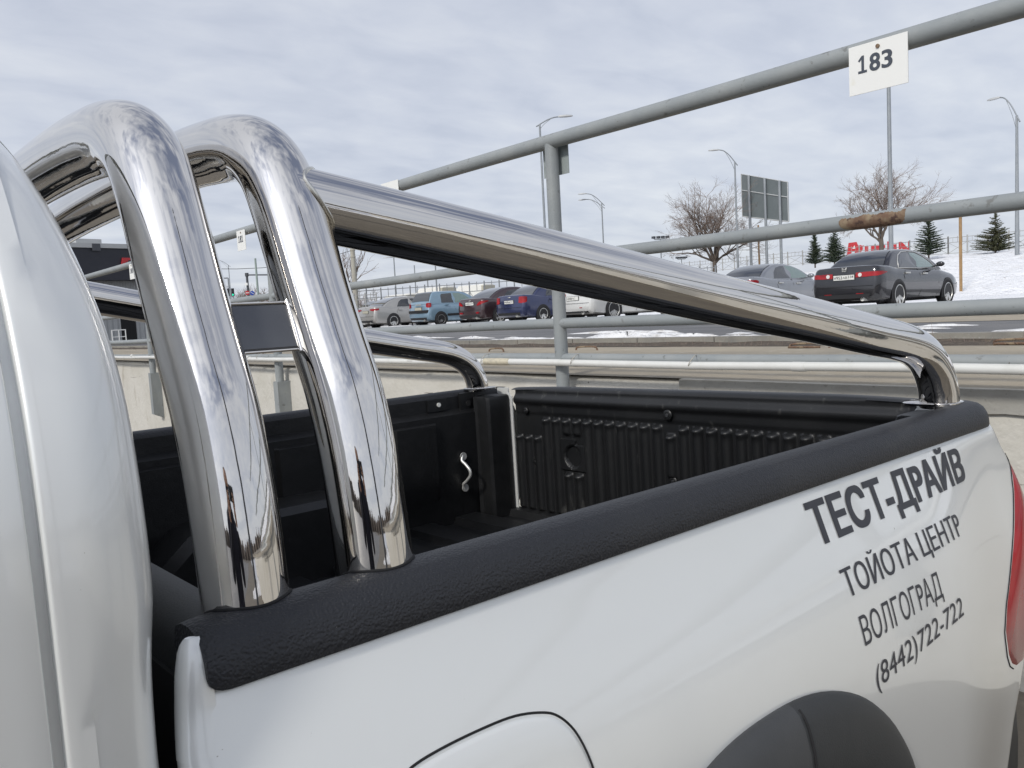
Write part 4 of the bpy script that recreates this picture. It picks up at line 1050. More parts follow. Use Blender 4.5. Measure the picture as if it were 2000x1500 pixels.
maroon = sedan(paint=paint('dark_plum_paint', (.055, .032, .036), .28, .35), L=4.37, glass=(.40, 1.45, 2.3, 3.3, .96, 1.47), plate=[('А', .015, .05, .055, .025), ('690', .075, .145, .076, .02), ('РН', .235, .115, .055, .025), ('134', .385, .11, .055, .04)], plate_z=.845, axles=(.85, 3.42), trim=None, handles=[(1.42, .85), (2.35, .83)],
    lamps=[([(-.26, .76, .80), (-.14, .77, .90), (-.02, .80, .94), (.0, .81, .94), (.08, .85, .945), (.2, .89, .945), (.30, .915, .94)], M['red'], 'tail_light'), ([(-.30, .46, .50), (-.18, .44, .52), (-.08, .46, .51)], M['red'], 'reflector')], extra=[badge(z=.965, kind='ring', r_=.035)], spokes=6)
maroon['handle_mat'] = maroon['paint']
c5 = make_car('parked_car', 'dark plum sedan between the pale blue hatchback and the dark blue sedan', G, (20.1, 26.7, LOT), R(0), maroon)
def hatch_lines(root, S, xpl):
    b = MB(); w0 = interp(0, S['w']); rows = []
    for y_, x in [(-w0 - .03, .06), (-w0 * .98, -.012), (0, -.02), (w0 * .98, -.012), (w0 + .03, .06)]: rows.append([(x, y_, .60), (x - .02, y_, .62), (x - .02, y_, .70), (x, y_, .72)])
    b.loft(rows); b.build('bumper_strip', M['black'], root, False)
    b = MB(); b.box((.03, 0, .955), (.03, .42, .05)); b.build('boot_handle', M['rim'], root, False)
hatch = dict(L=3.82, HW=.83, paint=paint('pale_blue_paint', (.22, .33, .42), .3, .3),
    top=[(0, .93), (.03, .96), (.2, .985), (1.0, .975), (2.4, .955), (2.75, .94), (3.2, .86), (3.55, .76), (3.75, .66), (3.82, .56)],
    w=[(0, .72), (.04, .77), (.12, .805), (.3, .825), (.7, .83), (3.0, .83), (3.4, .80), (3.65, .72), (3.82, .56)],
    glass=(.06, .42, 1.9, 2.85, .965, 1.50), wb=.76, wt=.60, bow=.62, rg0=.03, rgw=.90,
    windows=[([(.72, 1.0), (.74, 1.30), (.80, 1.385), (1.33, 1.41), (1.36, .99)], M['glass']), ([(1.44, .99), (1.42, 1.41), (1.75, 1.405), (2.05, 1.30), (2.38, 1.08), (2.44, .985)], M['glass_green'])],
    handles=[(.95, .90), (1.9, .88)], handle_mat=None, seams=[[(1.40, .96), (1.42, .7), (1.40, .3)], [(2.5, .94), (2.5, .6), (2.4, .3)]],
    axles=(.62, 3.05), wr=.30, rim=.20, wkind='steel', rim_mat=M['wheel_steel'], plate_z=.78, plate_mat=M['plate_dirty'], lean=.05, sidestrip=True,
    lamps=[([(-.13, .86, 1.0), (-.02, .82, 1.02), (.0, .82, 1.02), (.06, .82, 1.02), (.13, .86, 1.0)], M['red'], 'tail_light')], extra=[hatch_lines])
hatch['handle_mat'] = hatch['paint']
c6 = make_car('parked_car', 'pale blue hatchback with steel wheels and black side strips', G, (20.0, 30.25, LOT), R(0), hatch)
camry = sedan(paint=paint('dusty_silver_paint', (.40, .39, .37), .35, .4), L=4.82, plate=None, plate_mat=M['plate_dirty'], glass=(.42, 1.5, 2.5, 3.5, .97, 1.47), trim=None, spokes=8, wr=.33, rim=.225, axles=(1.02, 3.8),
    windows=[([(1.30, 1.0), (1.45, 1.22), (1.62, 1.335), (2.02, 1.375), (2.10, .985)], M['glass']), ([(2.18, .985), (2.12, 1.37), (2.45, 1.36), (2.75, 1.26), (3.02, 1.10), (3.15, .985)], M['glass'])],
    lamps=[([(-.33, .88, .93), (-.12, .84, .94), (-.02, .83, .945), (.0, .83, .945), (.1, .85, .95), (.24, .875, .95)], M['red'], 'tail_light')], extra=[badge(z=1.0, kind='ring', r_=.03)])
camry['handle_mat'] = camry['paint']
c7 = make_car('parked_car', 'dusty silver sedan with eight-spoke hubcaps left of the pale blue hatchback', G, (20.0, 34.8, LOT), R(0), camry)
navy = sedan(paint=paint('very_dark_blue_paint', (.02, .025, .045), .3, .3), plate=None, trim=None, extra=[])
navy['handle_mat'] = navy['paint']
c8 = make_car('parked_car', 'very dark car cut off by the second hoop, left end of the row', G, (21.5, 38.6, LOT), R(0), navy)
for c in (c1, c2, c3, c4, c5, c6, c7, c8): pass
# vans beyond the lattice fence
def van(pos, head, m2, lab, ln=5.2, hh=2.1):
    t = empty('parked_van', pos, lab, 'van', 'vans standing beyond the lattice fence', head)
    b = MB(); rows = []; pr_ = [(0, .35, hh - .1), (.1, .3, hh), (ln * .72, .3, hh), (ln * .84, .3, hh * .86), (ln * .93, .3, hh * .56), (ln, .3, hh * .45), (ln, .35, .6)]
    for x, z0, z1 in pr_[:-1]:
        rows.append([(x, -.92, z0), (x, -.96, z0 + .4), (x, -.95, (z0 + z1) / 2), (x, -.84, z1 - .08), (x, -.7, z1), (x, .7, z1), (x, .84, z1 - .08), (x, .95, (z0 + z1) / 2), (x, .96, z0 + .4), (x, .92, z0)])
    b.loft(rows, close=True, cap=True); b.build('body', M['van_white'], t, True, None, 40)
    b = MB(); b.box((.12, 0, hh * .55), (.28, 1.93, hh * .80)); b.build('rear_door', m2, t, False)
    b = MB(); b.hexa([(ln * .80, -.80, hh * .60), (ln * .935, -.78, hh * .57), (ln * .935, .78, hh * .57), (ln * .80, .80, hh * .60), (ln * .79, -.74, hh * .83), (ln * .85, -.72, hh * .84), (ln * .85, .72, hh * .84), (ln * .79, .74, hh * .83)]); b.build('windscreen', M['glass'], t, False)
    for x in (.9, ln - .9):
        for sgn in (-1, 1): b = MB(); b.disc((x, sgn * .9, .34), (0, 1, 0), .34, 20, .2); b.build('wheel', M['tyre'], t, True, None, 50)
def gp(px, d): p = ground_at(px, d, LOT); return tuple(p)
van(gp(812, 85), R(96), M['van_cream'], 'white van with a cream rear end behind the silver sedan roof', hh=2.95)
van(gp(880, 85), R(96), M['van_cream'], 'taller white van with a cream rear end behind the pale blue hatchback', hh=3.5)
van(gp(958, 90), R(100), M['van_cream'], 'pale van roof seen over the dark plum sedan', hh=3.7)

# ================================================================ FENCES, POLES, SIGNS
def lattice_fence(p0, p1, h0, h1, n, lab, m, style='x', base0=None, base1=None, rails=(1.0, .72)):
    p0, p1 = Vector(p0), Vector(p1); t = empty('lattice_fence', tuple(p0), lab, 'fence'); O_ = p0
    nodes = [p0.lerp(p1, k / n) for k in range(n + 1)]; up = Vector((0, 0, 1))
    H = lambda k: h0 + (h1 - h0) * k / n
    d = (p1 - p0).normalized()
    for k, p in enumerate(nodes):
        b = MB(); b.tube([p, p + up * (H(k) + .12)], .038 if style == 'x' else .05, 6); b.build('post', m, t, False, O_)
    b = MB()
    for k in range(n):
        a, c = nodes[k], nodes[k + 1]
        for q in rails: b.tube([a + up * H(k) * q, c + up * H(k + 1) * q], .022, 5)
        b.tube([a + up * H(k) * .08, c + up * H(k + 1) * .08], .02, 5)
        r1 = rails[1]
        b.tube([a + up * H(k) * .08, c + up * H(k + 1) * r1], .015, 5); b.tube([a + up * H(k) * r1, c + up * H(k + 1) * .08], .015, 5)
        mid = a.lerp(c, .5)
        b.tube([mid + up * H(k) * r1, mid + up * (H(k) + .1)], .018, 5)
        if style == 'x2':
            for f_ in (.25, .75): q_ = a.lerp(c, f_); b.tube([q_ + up * H(k) * r1, q_ + up * H(k)], .012, 4)
    b.build('lattice', m, t, False, O_)
lattice_fence(ground_at(690, 46, LOT), ground_at(1400, 44.0, LOT + .05), 2.05, 2.15, 24, 'grey metal lattice fence with cross bracing behind the parked cars', M['fence_dark'], rails=(1.0, .80))
lattice_fence(ground_at(650, 43, LOT), ground_at(737, 43.5, LOT), 1.75, 1.75, 4, 'pale lattice gate panels beside the concrete pole', M['fence_metal'], rails=(1.0, .86))
lattice_fence(at(1290, 538, 95), at(1568, 517, 74), 1.15, 1.15, 12, 'far stretch of parapet railing on the embankment, behind the billboard posts', M['fence_metal'], 'x2', rails=(1.0, .72))
lattice_fence(at(1568, 518, 74), at(1852, 498, 59), 1.15, 1.18, 9, 'parapet railing on the embankment, between the red letters and the ochre post', M['fence_metal'], 'x2', rails=(1.0, .72))
lattice_fence(at(1852, 498, 59), at(2060, 482, 52), 1.18, 1.2, 5, 'parapet railing on the embankment, at the right edge behind the small conifer', M['fence_metal'], 'x2', rails=(1.0, .72))

def street_lamp(px, py_top, d, base_z, arm_dx, arm_rise, lab, twin=False, r0=.075, r1=.05, armd=(0, 0), grp='tall curved-arm street lamps'):
    topp = at(px, py_top, d); base = Vector((topp.x, topp.y, base_z)); t = empty('street_lamp', tuple(base), lab, 'street lamp', grp)
    b = MB(); b.tube([base, base.lerp(topp, .5), topp], [r0, (r0 + r1) / 2, r1], 12); pole = b.build('pole', M['lamp_pole'], t, True, base, 50)
    right = Vector(CAMW[0]); right.z = 0; right.normalize(); fwd = Vector(CAMW[2]) * -1; fwd.z = 0; fwd.normalize()
    arms = [0.0] + ([.45] if twin else [])
    for q in arms:
        dr = (right * arm_dx + fwd * (armd[0] + q * 1.2)); L_ = dr.length; dn = dr.normalized(); r_ = arm_rise * (1 - q * .35); o_ = topp - Vector((0, 0, q * .6))
        s_ = [o_ - dn * L_ * .18 - Vector((0, 0, r_ * .30)), o_, o_ + dn * L_ * .35 + Vector((0, 0, r_ * .55)), o_ + dn * L_ * .7 + Vector((0, 0, r_ * .9)), o_ + dn * L_ + Vector((0, 0, r_))]
        b = MB(); b.tube(cr_spline(s_, 4), .032, 8); b.tube(cr_spline([o_ - Vector((0, 0, r_ * .7)), o_ + dn * L_ * .25 + Vector((0, 0, r_ * .05)), o_ + dn * L_ * .6 + Vector((0, 0, r_ * .8))], 4), .014, 6)
        b.build('arm', M['lamp_pole'], t, True, base)
        e_ = s_[-1]; b = MB(); sd_ = dn.cross(Vector((0, 0, 1)))
        rows = []
        for u, w_, h_ in ((-.05, .04, .03), (.05, .11, .05), (.35, .14, .06), (.62, .10, .04), (.70, .03, .02)):
            c = e_ + dn * u; rows.append([c - sd_ * w_ - Vector((0, 0, h_ * .5)), c + sd_ * w_ - Vector((0, 0, h_ * .5)), c + sd_ * w_ * .8 + Vector((0, 0, h_)), c - sd_ * w_ * .8 + Vector((0, 0, h_))])
        b.loft(rows, close=True, cap=True); b.build('lamp_head', M['coping'], t, True, base, 40)
street_lamp(1054, 243, 42, LOT, 1.0, .33, 'street lamp with one long arm to the right, rising behind the near railing post')
street_lamp(1175, 396, 70, LOT, -1.25, .85, 'twin-arm street lamp above the middle of the sloping tube', twin=True, armd=(.2, 0))
street_lamp(1435, 316, 55, LOT + 2.0, -1.0, .85, 'street lamp just left of the grey billboard back', armd=(.1, 0))
street_lamp(1735, 128, 35, LOT + 1.2, -.55, .35, 'thick lamp pole straight below the plate reading 183', r0=.10, r1=.075)
street_lamp(1986, 226, 42, LOT + 1.9, -.35, 1.15, 'street lamp at the right edge of the photo above the snowbank', r0=.11, r1=.06, armd=(.9, 0))
street_lamp(446, 518, 120, LOT, -1.6, .8, 'faint distant street lamp seen between the two hoops at the left')
street_lamp(769, 503, 90, LOT, -.5, .02, 'thin distant lamp above the silver sedan', r0=.09, r1=.06)
def flood_mast(px, py, d, lab, s=1.0):
    top = at(px, py, d); base = Vector((top.x, top.y, LOT)); t = empty('floodlight_mast', tuple(base), lab, 'floodlight', 'distant floodlight masts')
    b = MB(); b.tube([base, top], [.16, .10], 8); b.build('pole', M['lamp_pole'], t, True, base, 50)
    rt = Vector((.767, -.64, 0))
    b = MB(); b.tube([top - rt * 1.5 * s + Vector((0, 0, .45)), top - rt * 1.0 * s, top + rt * 1.0 * s, top + rt * 1.5 * s + Vector((0, 0, .45))], .10, 6); b.build('crossbar', M['lamp_pole'], t, False, base)
    for k in (-1, -.3, .35, 1):
        b = MB(); c = top + rt * k * 1.25 * s + Vector((0, 0, .35)); b.box(tuple(c), (.5, .55, .4)); b.build('floodlight_head', M['dark_steel'], t, False, base)
flood_mast(1290, 467, 150, 'floodlight mast with four heads, left of the large bare tree')
flood_mast(1228, 484, 170, 'smaller floodlight mast just touching the middle rail', .8)
flood_mast(1331, 506, 190, 'lowest floodlight mast at the foot of the bare tree', .8)
# plain poles
b = MB(); p = ground_at(697, 45, LOT); tp = at(683, 380, 45); b.tube([p, Vector((p.x, p.y, tp.z * .5)), Vector((p.x, p.y, tp.z))], [.17, .13, .10], 16)
for q in (.55, .6): b.tube([Vector((p.x, p.y, LOT + q * 7)), Vector((p.x, p.y, LOT + q * 7 + .05))], .15, 14)
tag(b.build('concrete_pole', M['pole_concrete'], None, True, tuple(p), 50), 'pale round concrete pole before the bare trees, left of the car row', 'pole')
for i, (px, d, py, lab) in enumerate(((856, 80, 545, 'thin grey pole behind the fence above the pale blue hatchback'), (815, 100, 548, 'thin grey pole left of the hatchback roof'), (839, 90, 560, 'short grey pole between two thin poles behind the fence'))):
    p = ground_at(px, d, LOT); tp = at(px, py - 30, d); b = MB(); b.tube([p, Vector((p.x, p.y, tp.z))], [.10, .06], 8)
    tag(b.build('thin_pole', M['lamp_pole'], None, True, tuple(p), 50), lab, 'pole', 'thin poles beyond the lattice fence')
for px, pyt, pyb, d, lab in ((1877, 395, 583, 33, 'ochre post standing on the snow right of the black sedan'), (1483, 440, 517, 62, 'ochre post between the billboard posts')):
    p = at(px, pyb, d); tp = at(px, pyt, d); b = MB(); b.tube([p - Vector((0, 0, .3)), Vector((p.x, p.y, tp.z))], .062, 8)
    tag(b.build('wooden_post', M['wood_post'], None, False, tuple(p)), lab, 'post', 'ochre posts')
# billboard seen from behind
t = empty('billboard', tuple(at(1500, 516, 56)), 'grey billboard seen from behind on three steel posts between the two bare trees', 'billboard'); O_ = at(1500, 516, 56)
A, B_, C_, D_ = at(1447.5, 340, 58), at(1538, 355.5, 54.5), at(1538.5, 432.5, 54.5), at(1449, 422, 58)
C_ = Vector((B_.x, B_.y, C_.z)); D_ = Vector((A.x, A.y, D_.z)); n_ = (B_ - A).cross(Vector((0, 0, 1))).normalized(); n_ = n_ if n_.dot(at(1500, 400, 50) - EYE) > 0 else -n_
b = MB(); b.hexa([D_, C_, C_ + n_ * .08, D_ + n_ * .08, A, B_, B_ + n_ * .08, A + n_ * .08]); b.build('panel', M['board_back'], t, False, O_)
b = MB(); b.tube([A.lerp(D_, .38) - n_ * .03, B_.lerp(C_, .38) - n_ * .03], .035, 6); b.tube([D_, C_], .04, 6); b.tube([A, B_], .03, 6); b.tube([A, D_], .03, 6); b.tube([B_, C_], .03, 6); b.build('frame', M['coping'], t, False, O_)
for f_, px, py in ((.20, 1471, 516), (.55, 1501, 514), (.86, 1527, 516)):
    b = MB(); q = A.lerp(B_, f_); b.tube([Vector((q.x, q.y, 3.2)) - n_ * .12, q - n_ * .12], .095, 10); b.build('post', M['lamp_pole'], t, True, O_, 50)
# shop letters: big red A with a bird, u, c, h ... behind the parapet
t = empty('shop_letters', tuple(at(1710, 500, 80)), 'large red shop letters beginning with A and a bird, above the black sedan roof', 'sign'); O_ = at(1710, 500, 80)
L0, L1 = at(1652, 508, 80), at(1775, 502, 78); dr = (L1 - L0); dr.z = 0; ln = dr.length; dr.normalize(); sc_ = ln / 123.0
nn = dr.cross(Vector((0, 0, 1))); nn = nn if nn.dot(EYE - L0) > 0 else -nn
def glyph(poly, m, name, off=0.0):
    b = MB(); n = len(poly); f0 = [L0 + dr * (u * sc_) + Vector((0, 0, v * sc_)) + nn * (.15 + off) for u, v in poly]; f1 = [p - nn * (.30 + off) for p in f0]
    b.add(f0 + f1, [tuple(range(n)), tuple(range(n, 2 * n))[::-1]] + [(k, (k + 1) % n, n + (k + 1) % n, n + k) for k in range(n)]); b.build(name, m, t, False, O_)
glyph([(2, 10), (6, 36), (22, 37), (34, 8), (24, 8), (20, 17), (12, 17), (11, 10)], M['sign_red'], 'letter_a')
glyph([(13, 23), (18, 30), (19, 23)], M['sign_white'], 'letter_counter', .02)
bird = [(18, 14), (19, 22), (23, 28), (29, 30), (33, 28), (37, 28.5), (34, 26), (34, 20), (30, 14), (22, 7), (16, 4), (18, 9)]
glyph(bird, M['sign_red'], 'bird_body', .05); glyph([(10, 8), (14, 14), (20, 11), (26, 6), (18, 2), (12, 4)], M['sign_green'], 'bird_wing', .09); glyph([(-4, 0), (0, 8), (8, 11), (6, 2)], M['sign_red'], 'bird_tail', .05)
glyph([(38, 5), (38, 26), (45, 26), (45, 10), (50, 10), (50, 26), (57, 26), (57, 5)], M['sign_red'], 'letter_u')
glyph([(60, 5), (60, 26), (78, 26), (78, 20), (67, 20), (67, 11), (78, 11), (78, 5)], M['sign_red'], 'letter_c')
glyph([(82, 4), (82, 33), (89, 33), (89, 26), (100, 26), (100, 4), (93, 4), (93, 19), (89, 19), (89, 4)], M['sign_red'], 'letter_h')
glyph([(104, 4), (104, 30), (110, 30), (122, 15), (122, 30), (126, 30), (126, 4), (120, 4), (109, 18), (109, 4)], M['sign_red'], 'letter_n')
b = MB(); b.box(tuple(L0 + dr * ln * .5 + Vector((0, 0, -.3)) - nn * .3), (.2, .2, .6)); 
for k in range(5): q = L0 + dr * ln * (k + .5) / 5 - nn * .2; b.tube([q - Vector((0, 0, 1.6)), q + Vector((0, 0, .5))], .06, 6)
b.build('supports', M['dark_steel'], t, False, O_)

# left background: showroom with black fascia
t = empty('showroom', tuple(at(200, 670, 36)), 'low grey corrugated showroom with a black fascia and a red A at the far left', 'building'); O_ = at(200, 670, 36)
dh = Vector((math.cos(R(10.4)), math.sin(R(10.4)), 0)); P0 = at(155, 478, 36); P0 -= dh * 6; base0 = Vector((P0.x, P0.y, LOT - .1)); lnb = 10.6; nb = Vector((dh.y, -dh.x, 0)); nb = nb if nb.dot(EYE - P0) > 0 else -nb
up = Vector((0, 0, 1)); zt = P0.z; zf = at(155, 545, 36).z
def slab(o, z0, z1, u0, u1, th, off, m, name, par=t):
    a = o + dh * u0 + nb * off; c = o + dh * u1 + nb * off; b = MB()
    b.hexa([Vector((a.x, a.y, z0)), Vector((c.x, c.y, z0)), Vector((c.x, c.y, z0)) - nb * th, Vector((a.x, a.y, z0)) - nb * th, Vector((a.x, a.y, z1)), Vector((c.x, c.y, z1)), Vector((c.x, c.y, z1)) - nb * th, Vector((a.x, a.y, z1)) - nb * th])
    return b.build(name, m, par, False, O_)
slab(base0, LOT - .1, zf, 0, lnb - .3, 7.5, -.6, M['corr'], 'wall'); slab(base0, zf - .05, zt - .12, 0, lnb, 8.5, 0, M['fascia'], 'fascia'); slab(base0, zt - .12, zt + .08, -.1, lnb + .1, 8.7, .08, M['coping'], 'coping')
slab(base0, LOT, LOT + 1.35, 7.75, 8.45, .05, -.585, M['gap'], 'door'); slab(base0, zt + .08, zt + .30, 6.0, 7.1, .5, -.3, M['coping'], 'roof_box'); slab(base0, zt - .25, zt + .06, 6.5, 6.85, .1, .10, M['dark_steel'], 'bracket')
# its red letter with dark bird
LA = base0 + dh * (6 + (at(236, 510, 37.2) - at(155, 500, 36)).length) + nb * .03; zA = at(236, 521, 37).z; s_ = (at(236, 502, 37).z - zA) / 19.0
def gl2(poly, m, name, off):
    b = MB(); n = len(poly); f0 = [Vector((LA.x, LA.y, zA)) + dh * (u * s_) + up * (v * s_) + nb * off for u, v in poly]; f1 = [p - nb * (off + .01) for p in f0]
    b.add(f0 + f1, [tuple(range(n)), tuple(range(n, 2 * n))[::-1]] + [(k, (k + 1) % n, n + (k + 1) % n, n + k) for k in range(n)]); b.build(name, m, t, False, O_)
gl2([(-1, 0), (3, 19), (22, 19), (26, 0), (18, 0), (16, 4), (8, 4), (7, 0)], M['sign_red'], 'fascia_letter', .06)
gl2([(8, 7), (9.5, 11), (10.5, 7)], M['gap'], 'letter_hole', .10); gl2([(12, 10), (14, 14), (18, 14), (19, 11), (16, 7), (13, 7)], M['fascia'], 'bird_mark', .10)
p = at(219, 655, 34); b = MB()
for k in range(3): q = p + dh * k * .28; b.box((q.x, q.y, LOT + .3), (.04, .04, .6))
for z in (.3, .58): b.tube([p + dh * 0 + up * (LOT + z - p.z), p + dh * .56 + up * (LOT + z - p.z)], .02, 6)
tag(b.build('white_barrier', M['sign_white'], None, False), 'small white barrier by the showroom door', 'barrier')

# traffic signs and signals at the far left junction
def sign_round(px, py, d, r_, kind, lab):
    c = at(px, py, d); fw = (EYE - c); fw.z = 0; fw.normalize(); rt = Vector((fw.y, -fw.x, 0)); rt = rt if rt.dot(Vector(CAMW[0])) > 0 else -rt
    t = empty('road_sign', (c.x, c.y, LOT), lab, 'road sign', 'road signs at the distant junction'); O_ = Vector((c.x, c.y, LOT))
    b = MB(); b.tube([Vector((c.x, c.y, LOT)) - fw * .08, c - fw * .08], .05, 8); b.build('post', M['lamp_pole'], t, True, O_, 50)
    b = MB(); b.disc(c, fw, r_, 24, .04); b.build('disc', M['sign_blue'] if kind == 'arrow' else M['sign_red'], t, True, O_, 40)
    b = MB()
    if kind == 'bar': b.hexa([c + fw * .03 + rt * x * r_ + up * z * r_ + fw * y * .01 for x, y, z in ((-.75, 0, -.18), (.75, 0, -.18), (.75, 1, -.18), (-.75, 1, -.18), (-.75, 0, .18), (.75, 0, .18), (.75, 1, .18), (-.75, 1, .18))])
    else: b.tube([c + fw * .03 + rt * (-.6 * r_) + up * (.45 * r_), c + fw * .03 + rt * (.6 * r_) - up * (.45 * r_)], r_ * .13, 5)
    b.build('mark', M['sign_white'], t, False, O_)
sign_round(483, 572, 75, .20, 'bar', 'round red no-entry sign between the hoops')
sign_round(492.6, 572.5, 75, .20, 'arrow', 'round blue sign with a white diagonal arrow beside the no-entry sign')
sign_round(490, 592, 60, .10, 'arrow2', 'small red and white sign low behind the middle rail')
def signal(px, py, d, lab, litg):
    c = at(px, py, d); t = empty('traffic_light', (c.x, c.y, LOT), lab, 'traffic light', 'traffic lights at the distant junction'); O_ = Vector((c.x, c.y, LOT)); fw = (EYE - c); fw.z = 0; fw.normalize()
    b = MB(); b.tube([Vector((c.x, c.y, LOT)), c], .05, 8); b.build('post', M['lamp_pole'], t, True, O_, 50)
    b = MB(); b.box(tuple(c), (.2, .24, .72)); b.build('housing', M['dark_steel'], t, False, O_)
    for k, m in enumerate(('gap', 'gap', 'green_lamp')): b = MB(); b.disc(c + fw * .15 + up * (.22 - .22 * k), fw, .085, 14, .03); b.build('lens', M[m] if litg or k < 2 else M['sign_green'], t, True, O_, 40)
signal(454.5, 571, 75, 'traffic light showing green between the hoops', True); signal(445, 571, 80, 'unlit second traffic light beside the green one', False)
p = at(482, 537, 85); q = at(560, 536.5, 83); t = empty('gantry', (p.x, p.y, LOT), 'grey post with a horizontal arm above the no-entry sign', 'gantry'); O_ = Vector((p.x, p.y, LOT))
b = MB(); b.tube([O_, p], [.16, .12], 10); b.build('post', M['dark_steel'], t, True, O_, 50); b = MB(); b.tube([p, q], .07, 8); b.build('arm', M['dark_steel'], t, True, O_, 50); b = MB(); b.tube([p - up * .15, p + up * .2], .2, 8); b.build('cap', M['dark_steel'], t, True, O_, 50)
c = at(481.5, 555, 85); b = MB(); b.box(tuple(c + (EYE - c).normalized() * .2), (.1, .5, .25)); b.build('number_board', M['sign_white'], t, False, O_)
p = at(445.5, 543, 110); q = at(432, 543.5, 110); t = empty('gantry', (p.x, p.y, LOT), 'thin post with a short arm to the left, beside the faint distant lamp', 'gantry'); O_ = Vector((p.x, p.y, LOT)); b = MB(); b.tube([O_, p], .1, 8); b.build('post', M['lamp_pole'], t, True, O_, 50); b = MB(); b.tube([p, q], .07, 8); b.build('arm', M['dark_steel'], t, True, O_, 50)
p = ground_at(507, 60, LOT); tp = at(503, 505, 60); b = MB(); b.tube([p, Vector((p.x, p.y, tp.z))], [.09, .07], 10); tag(b.build('thin_pole', mat('pale_green_pole', (.30, .36, .33), .6), None, True, tuple(p), 50), 'pale green pole beside the second hoop', 'pole', 'thin poles beyond the lattice fence')
b = MB(); a_, c_ = at(300, 520, 60), at(760, 465, 75); b.tube([a_.lerp(c_, k / 10) - up * (1.2 * math.sin(math.pi * k / 10)) for k in range(11)], .022, 5); tag(b.build('overhead_wire', M['gap'], None), 'dark overhead wire crossing the sky between the hoops', 'wire')

# ================================================================ TREES
def bare_tree(name, base, height, spread, lab, grp, seed, levels=7, trunk=.16, lean=(0, 0), n0=7, rise=0.0):
    rnd = random.Random(seed); base = Vector(base); t = empty(name, tuple(base), lab, 'tree', grp)
    big = MB(); fine = MB()
    def branch(p, d, ln, r_, lv):
        pts = [p]; cur = p; dd = d.copy(); n = 4 if lv < 3 else 3
        for k in range(n):
            dd = (dd + Vector((rnd.gauss(0, .22), rnd.gauss(0, .22), rnd.gauss(.03, .14)))).normalized(); cur = cur + dd * ln / n; pts.append(cur)
        rr = [r_ * (1 - .42 * k / n) for k in range(n + 1)]
        (big if lv < 3 else fine).tube(pts, rr, 6 if lv < 2 else (4 if lv < 3 else 3), cap=False)
        if lv >= levels: return
        kids = (3 if lv < 3 else rnd.choice((3, 3, 2)) if lv < 6 else 4)
        for j in range(kids + (1 if lv < 2 else 0)):
            f_ = 1.0 if j == 0 else rnd.uniform(.35, .95); i = min(n - 1, int(f_ * n)); q = pts[i].lerp(pts[i + 1], f_ * n - i) if f_ < 1 else pts[-1]
            ax = Vector((rnd.gauss(0, 1), rnd.gauss(0, 1), rnd.gauss(0, .6))); ax = (ax - dd * ax.dot(dd)).normalized(); ang = rnd.uniform(.25, .75) if j else rnd.uniform(.05, .3)
            nd = (dd * math.cos(ang) + ax * math.sin(ang)).normalized(); nd = (nd + Vector((0, 0, (.10 if lv < 3 else -.02) + rise))).normalized()
            branch(q, nd, ln * rnd.uniform(.48, .90), max(.0045, r_ * (.56 if j else .64)), lv + 1)
    th = height * .16
    big.tube([base - Vector((0, 0, .3)), base + Vector((0, 0, th * .5)), base + Vector((lean[0] * .1, lean[1] * .1, th))], [trunk * 1.15, trunk, trunk * .9], 10, cap=False)
    top = base + Vector((lean[0] * .1, lean[1] * .1, th))
    for k in range(n0):
        a = 2 * math.pi * k / n0 + rnd.uniform(-.3, .3); tl = rnd.uniform(.25, .95) * spread
        if k == 0: tl = .1
        d = Vector((math.cos(a) * tl + lean[0], math.sin(a) * tl + lean[1], 1)).normalized()
        branch(top - Vector((0, 0, rnd.uniform(0, th * .4))), d, height * rnd.uniform(.27, .36), trunk * .52, 1)
    big.build('trunk', M['bark'], t, True, base); fine.build('crown', M['twig'], t, False, base)
    return t
bare_tree('bare_tree', at(1396, 532, 60), 6.0, 1.35, 'large spreading bare tree left of the grey billboard', 'bare trees beyond the car park', 3, 7, .16, n0=11, rise=-.03)
bt2 = bare_tree('bare_tree', at(1722, 492, 60), 6.0, .70, 'tall irregular bare tree behind the thick lamp pole, leaning left', 'bare trees beyond the car park', 11, 7, .16, lean=(-.22, .18), n0=7)
far = bare_tree('bare_tree', at(683, 598, 85), 7.6, .8, 'bare tree behind the concrete pole', 'bare trees beyond the car park', 21, 5, .22, n0=7)
tlabs = ['bare tree on the far left junction, rightmost of the group', 'bare tree directly behind the no-entry sign', 'bare tree above the traffic light', 'bare tree left of the traffic light', 'bare tree hidden mostly by the second hoop', 'low bare tree right of the concrete pole', 'bare tree at the left end behind the lattice gate']
for (px, d, s_, rz), lb in zip(((540, 120, .95, 1), (497, 110, .9, 2.1), (470, 130, 1.05, 3.3), (446, 118, .95, 4.0), (570, 125, 1.0, 5.1), (715, 100, .62, .4), (655, 105, .9, 2.7)), tlabs):
    c = copy_tree(far); c.location = ground_at(px, d, LOT - .2); c.scale = (s_, s_, s_); c.rotation_euler = (0, 0, rz); c['label'] = lb
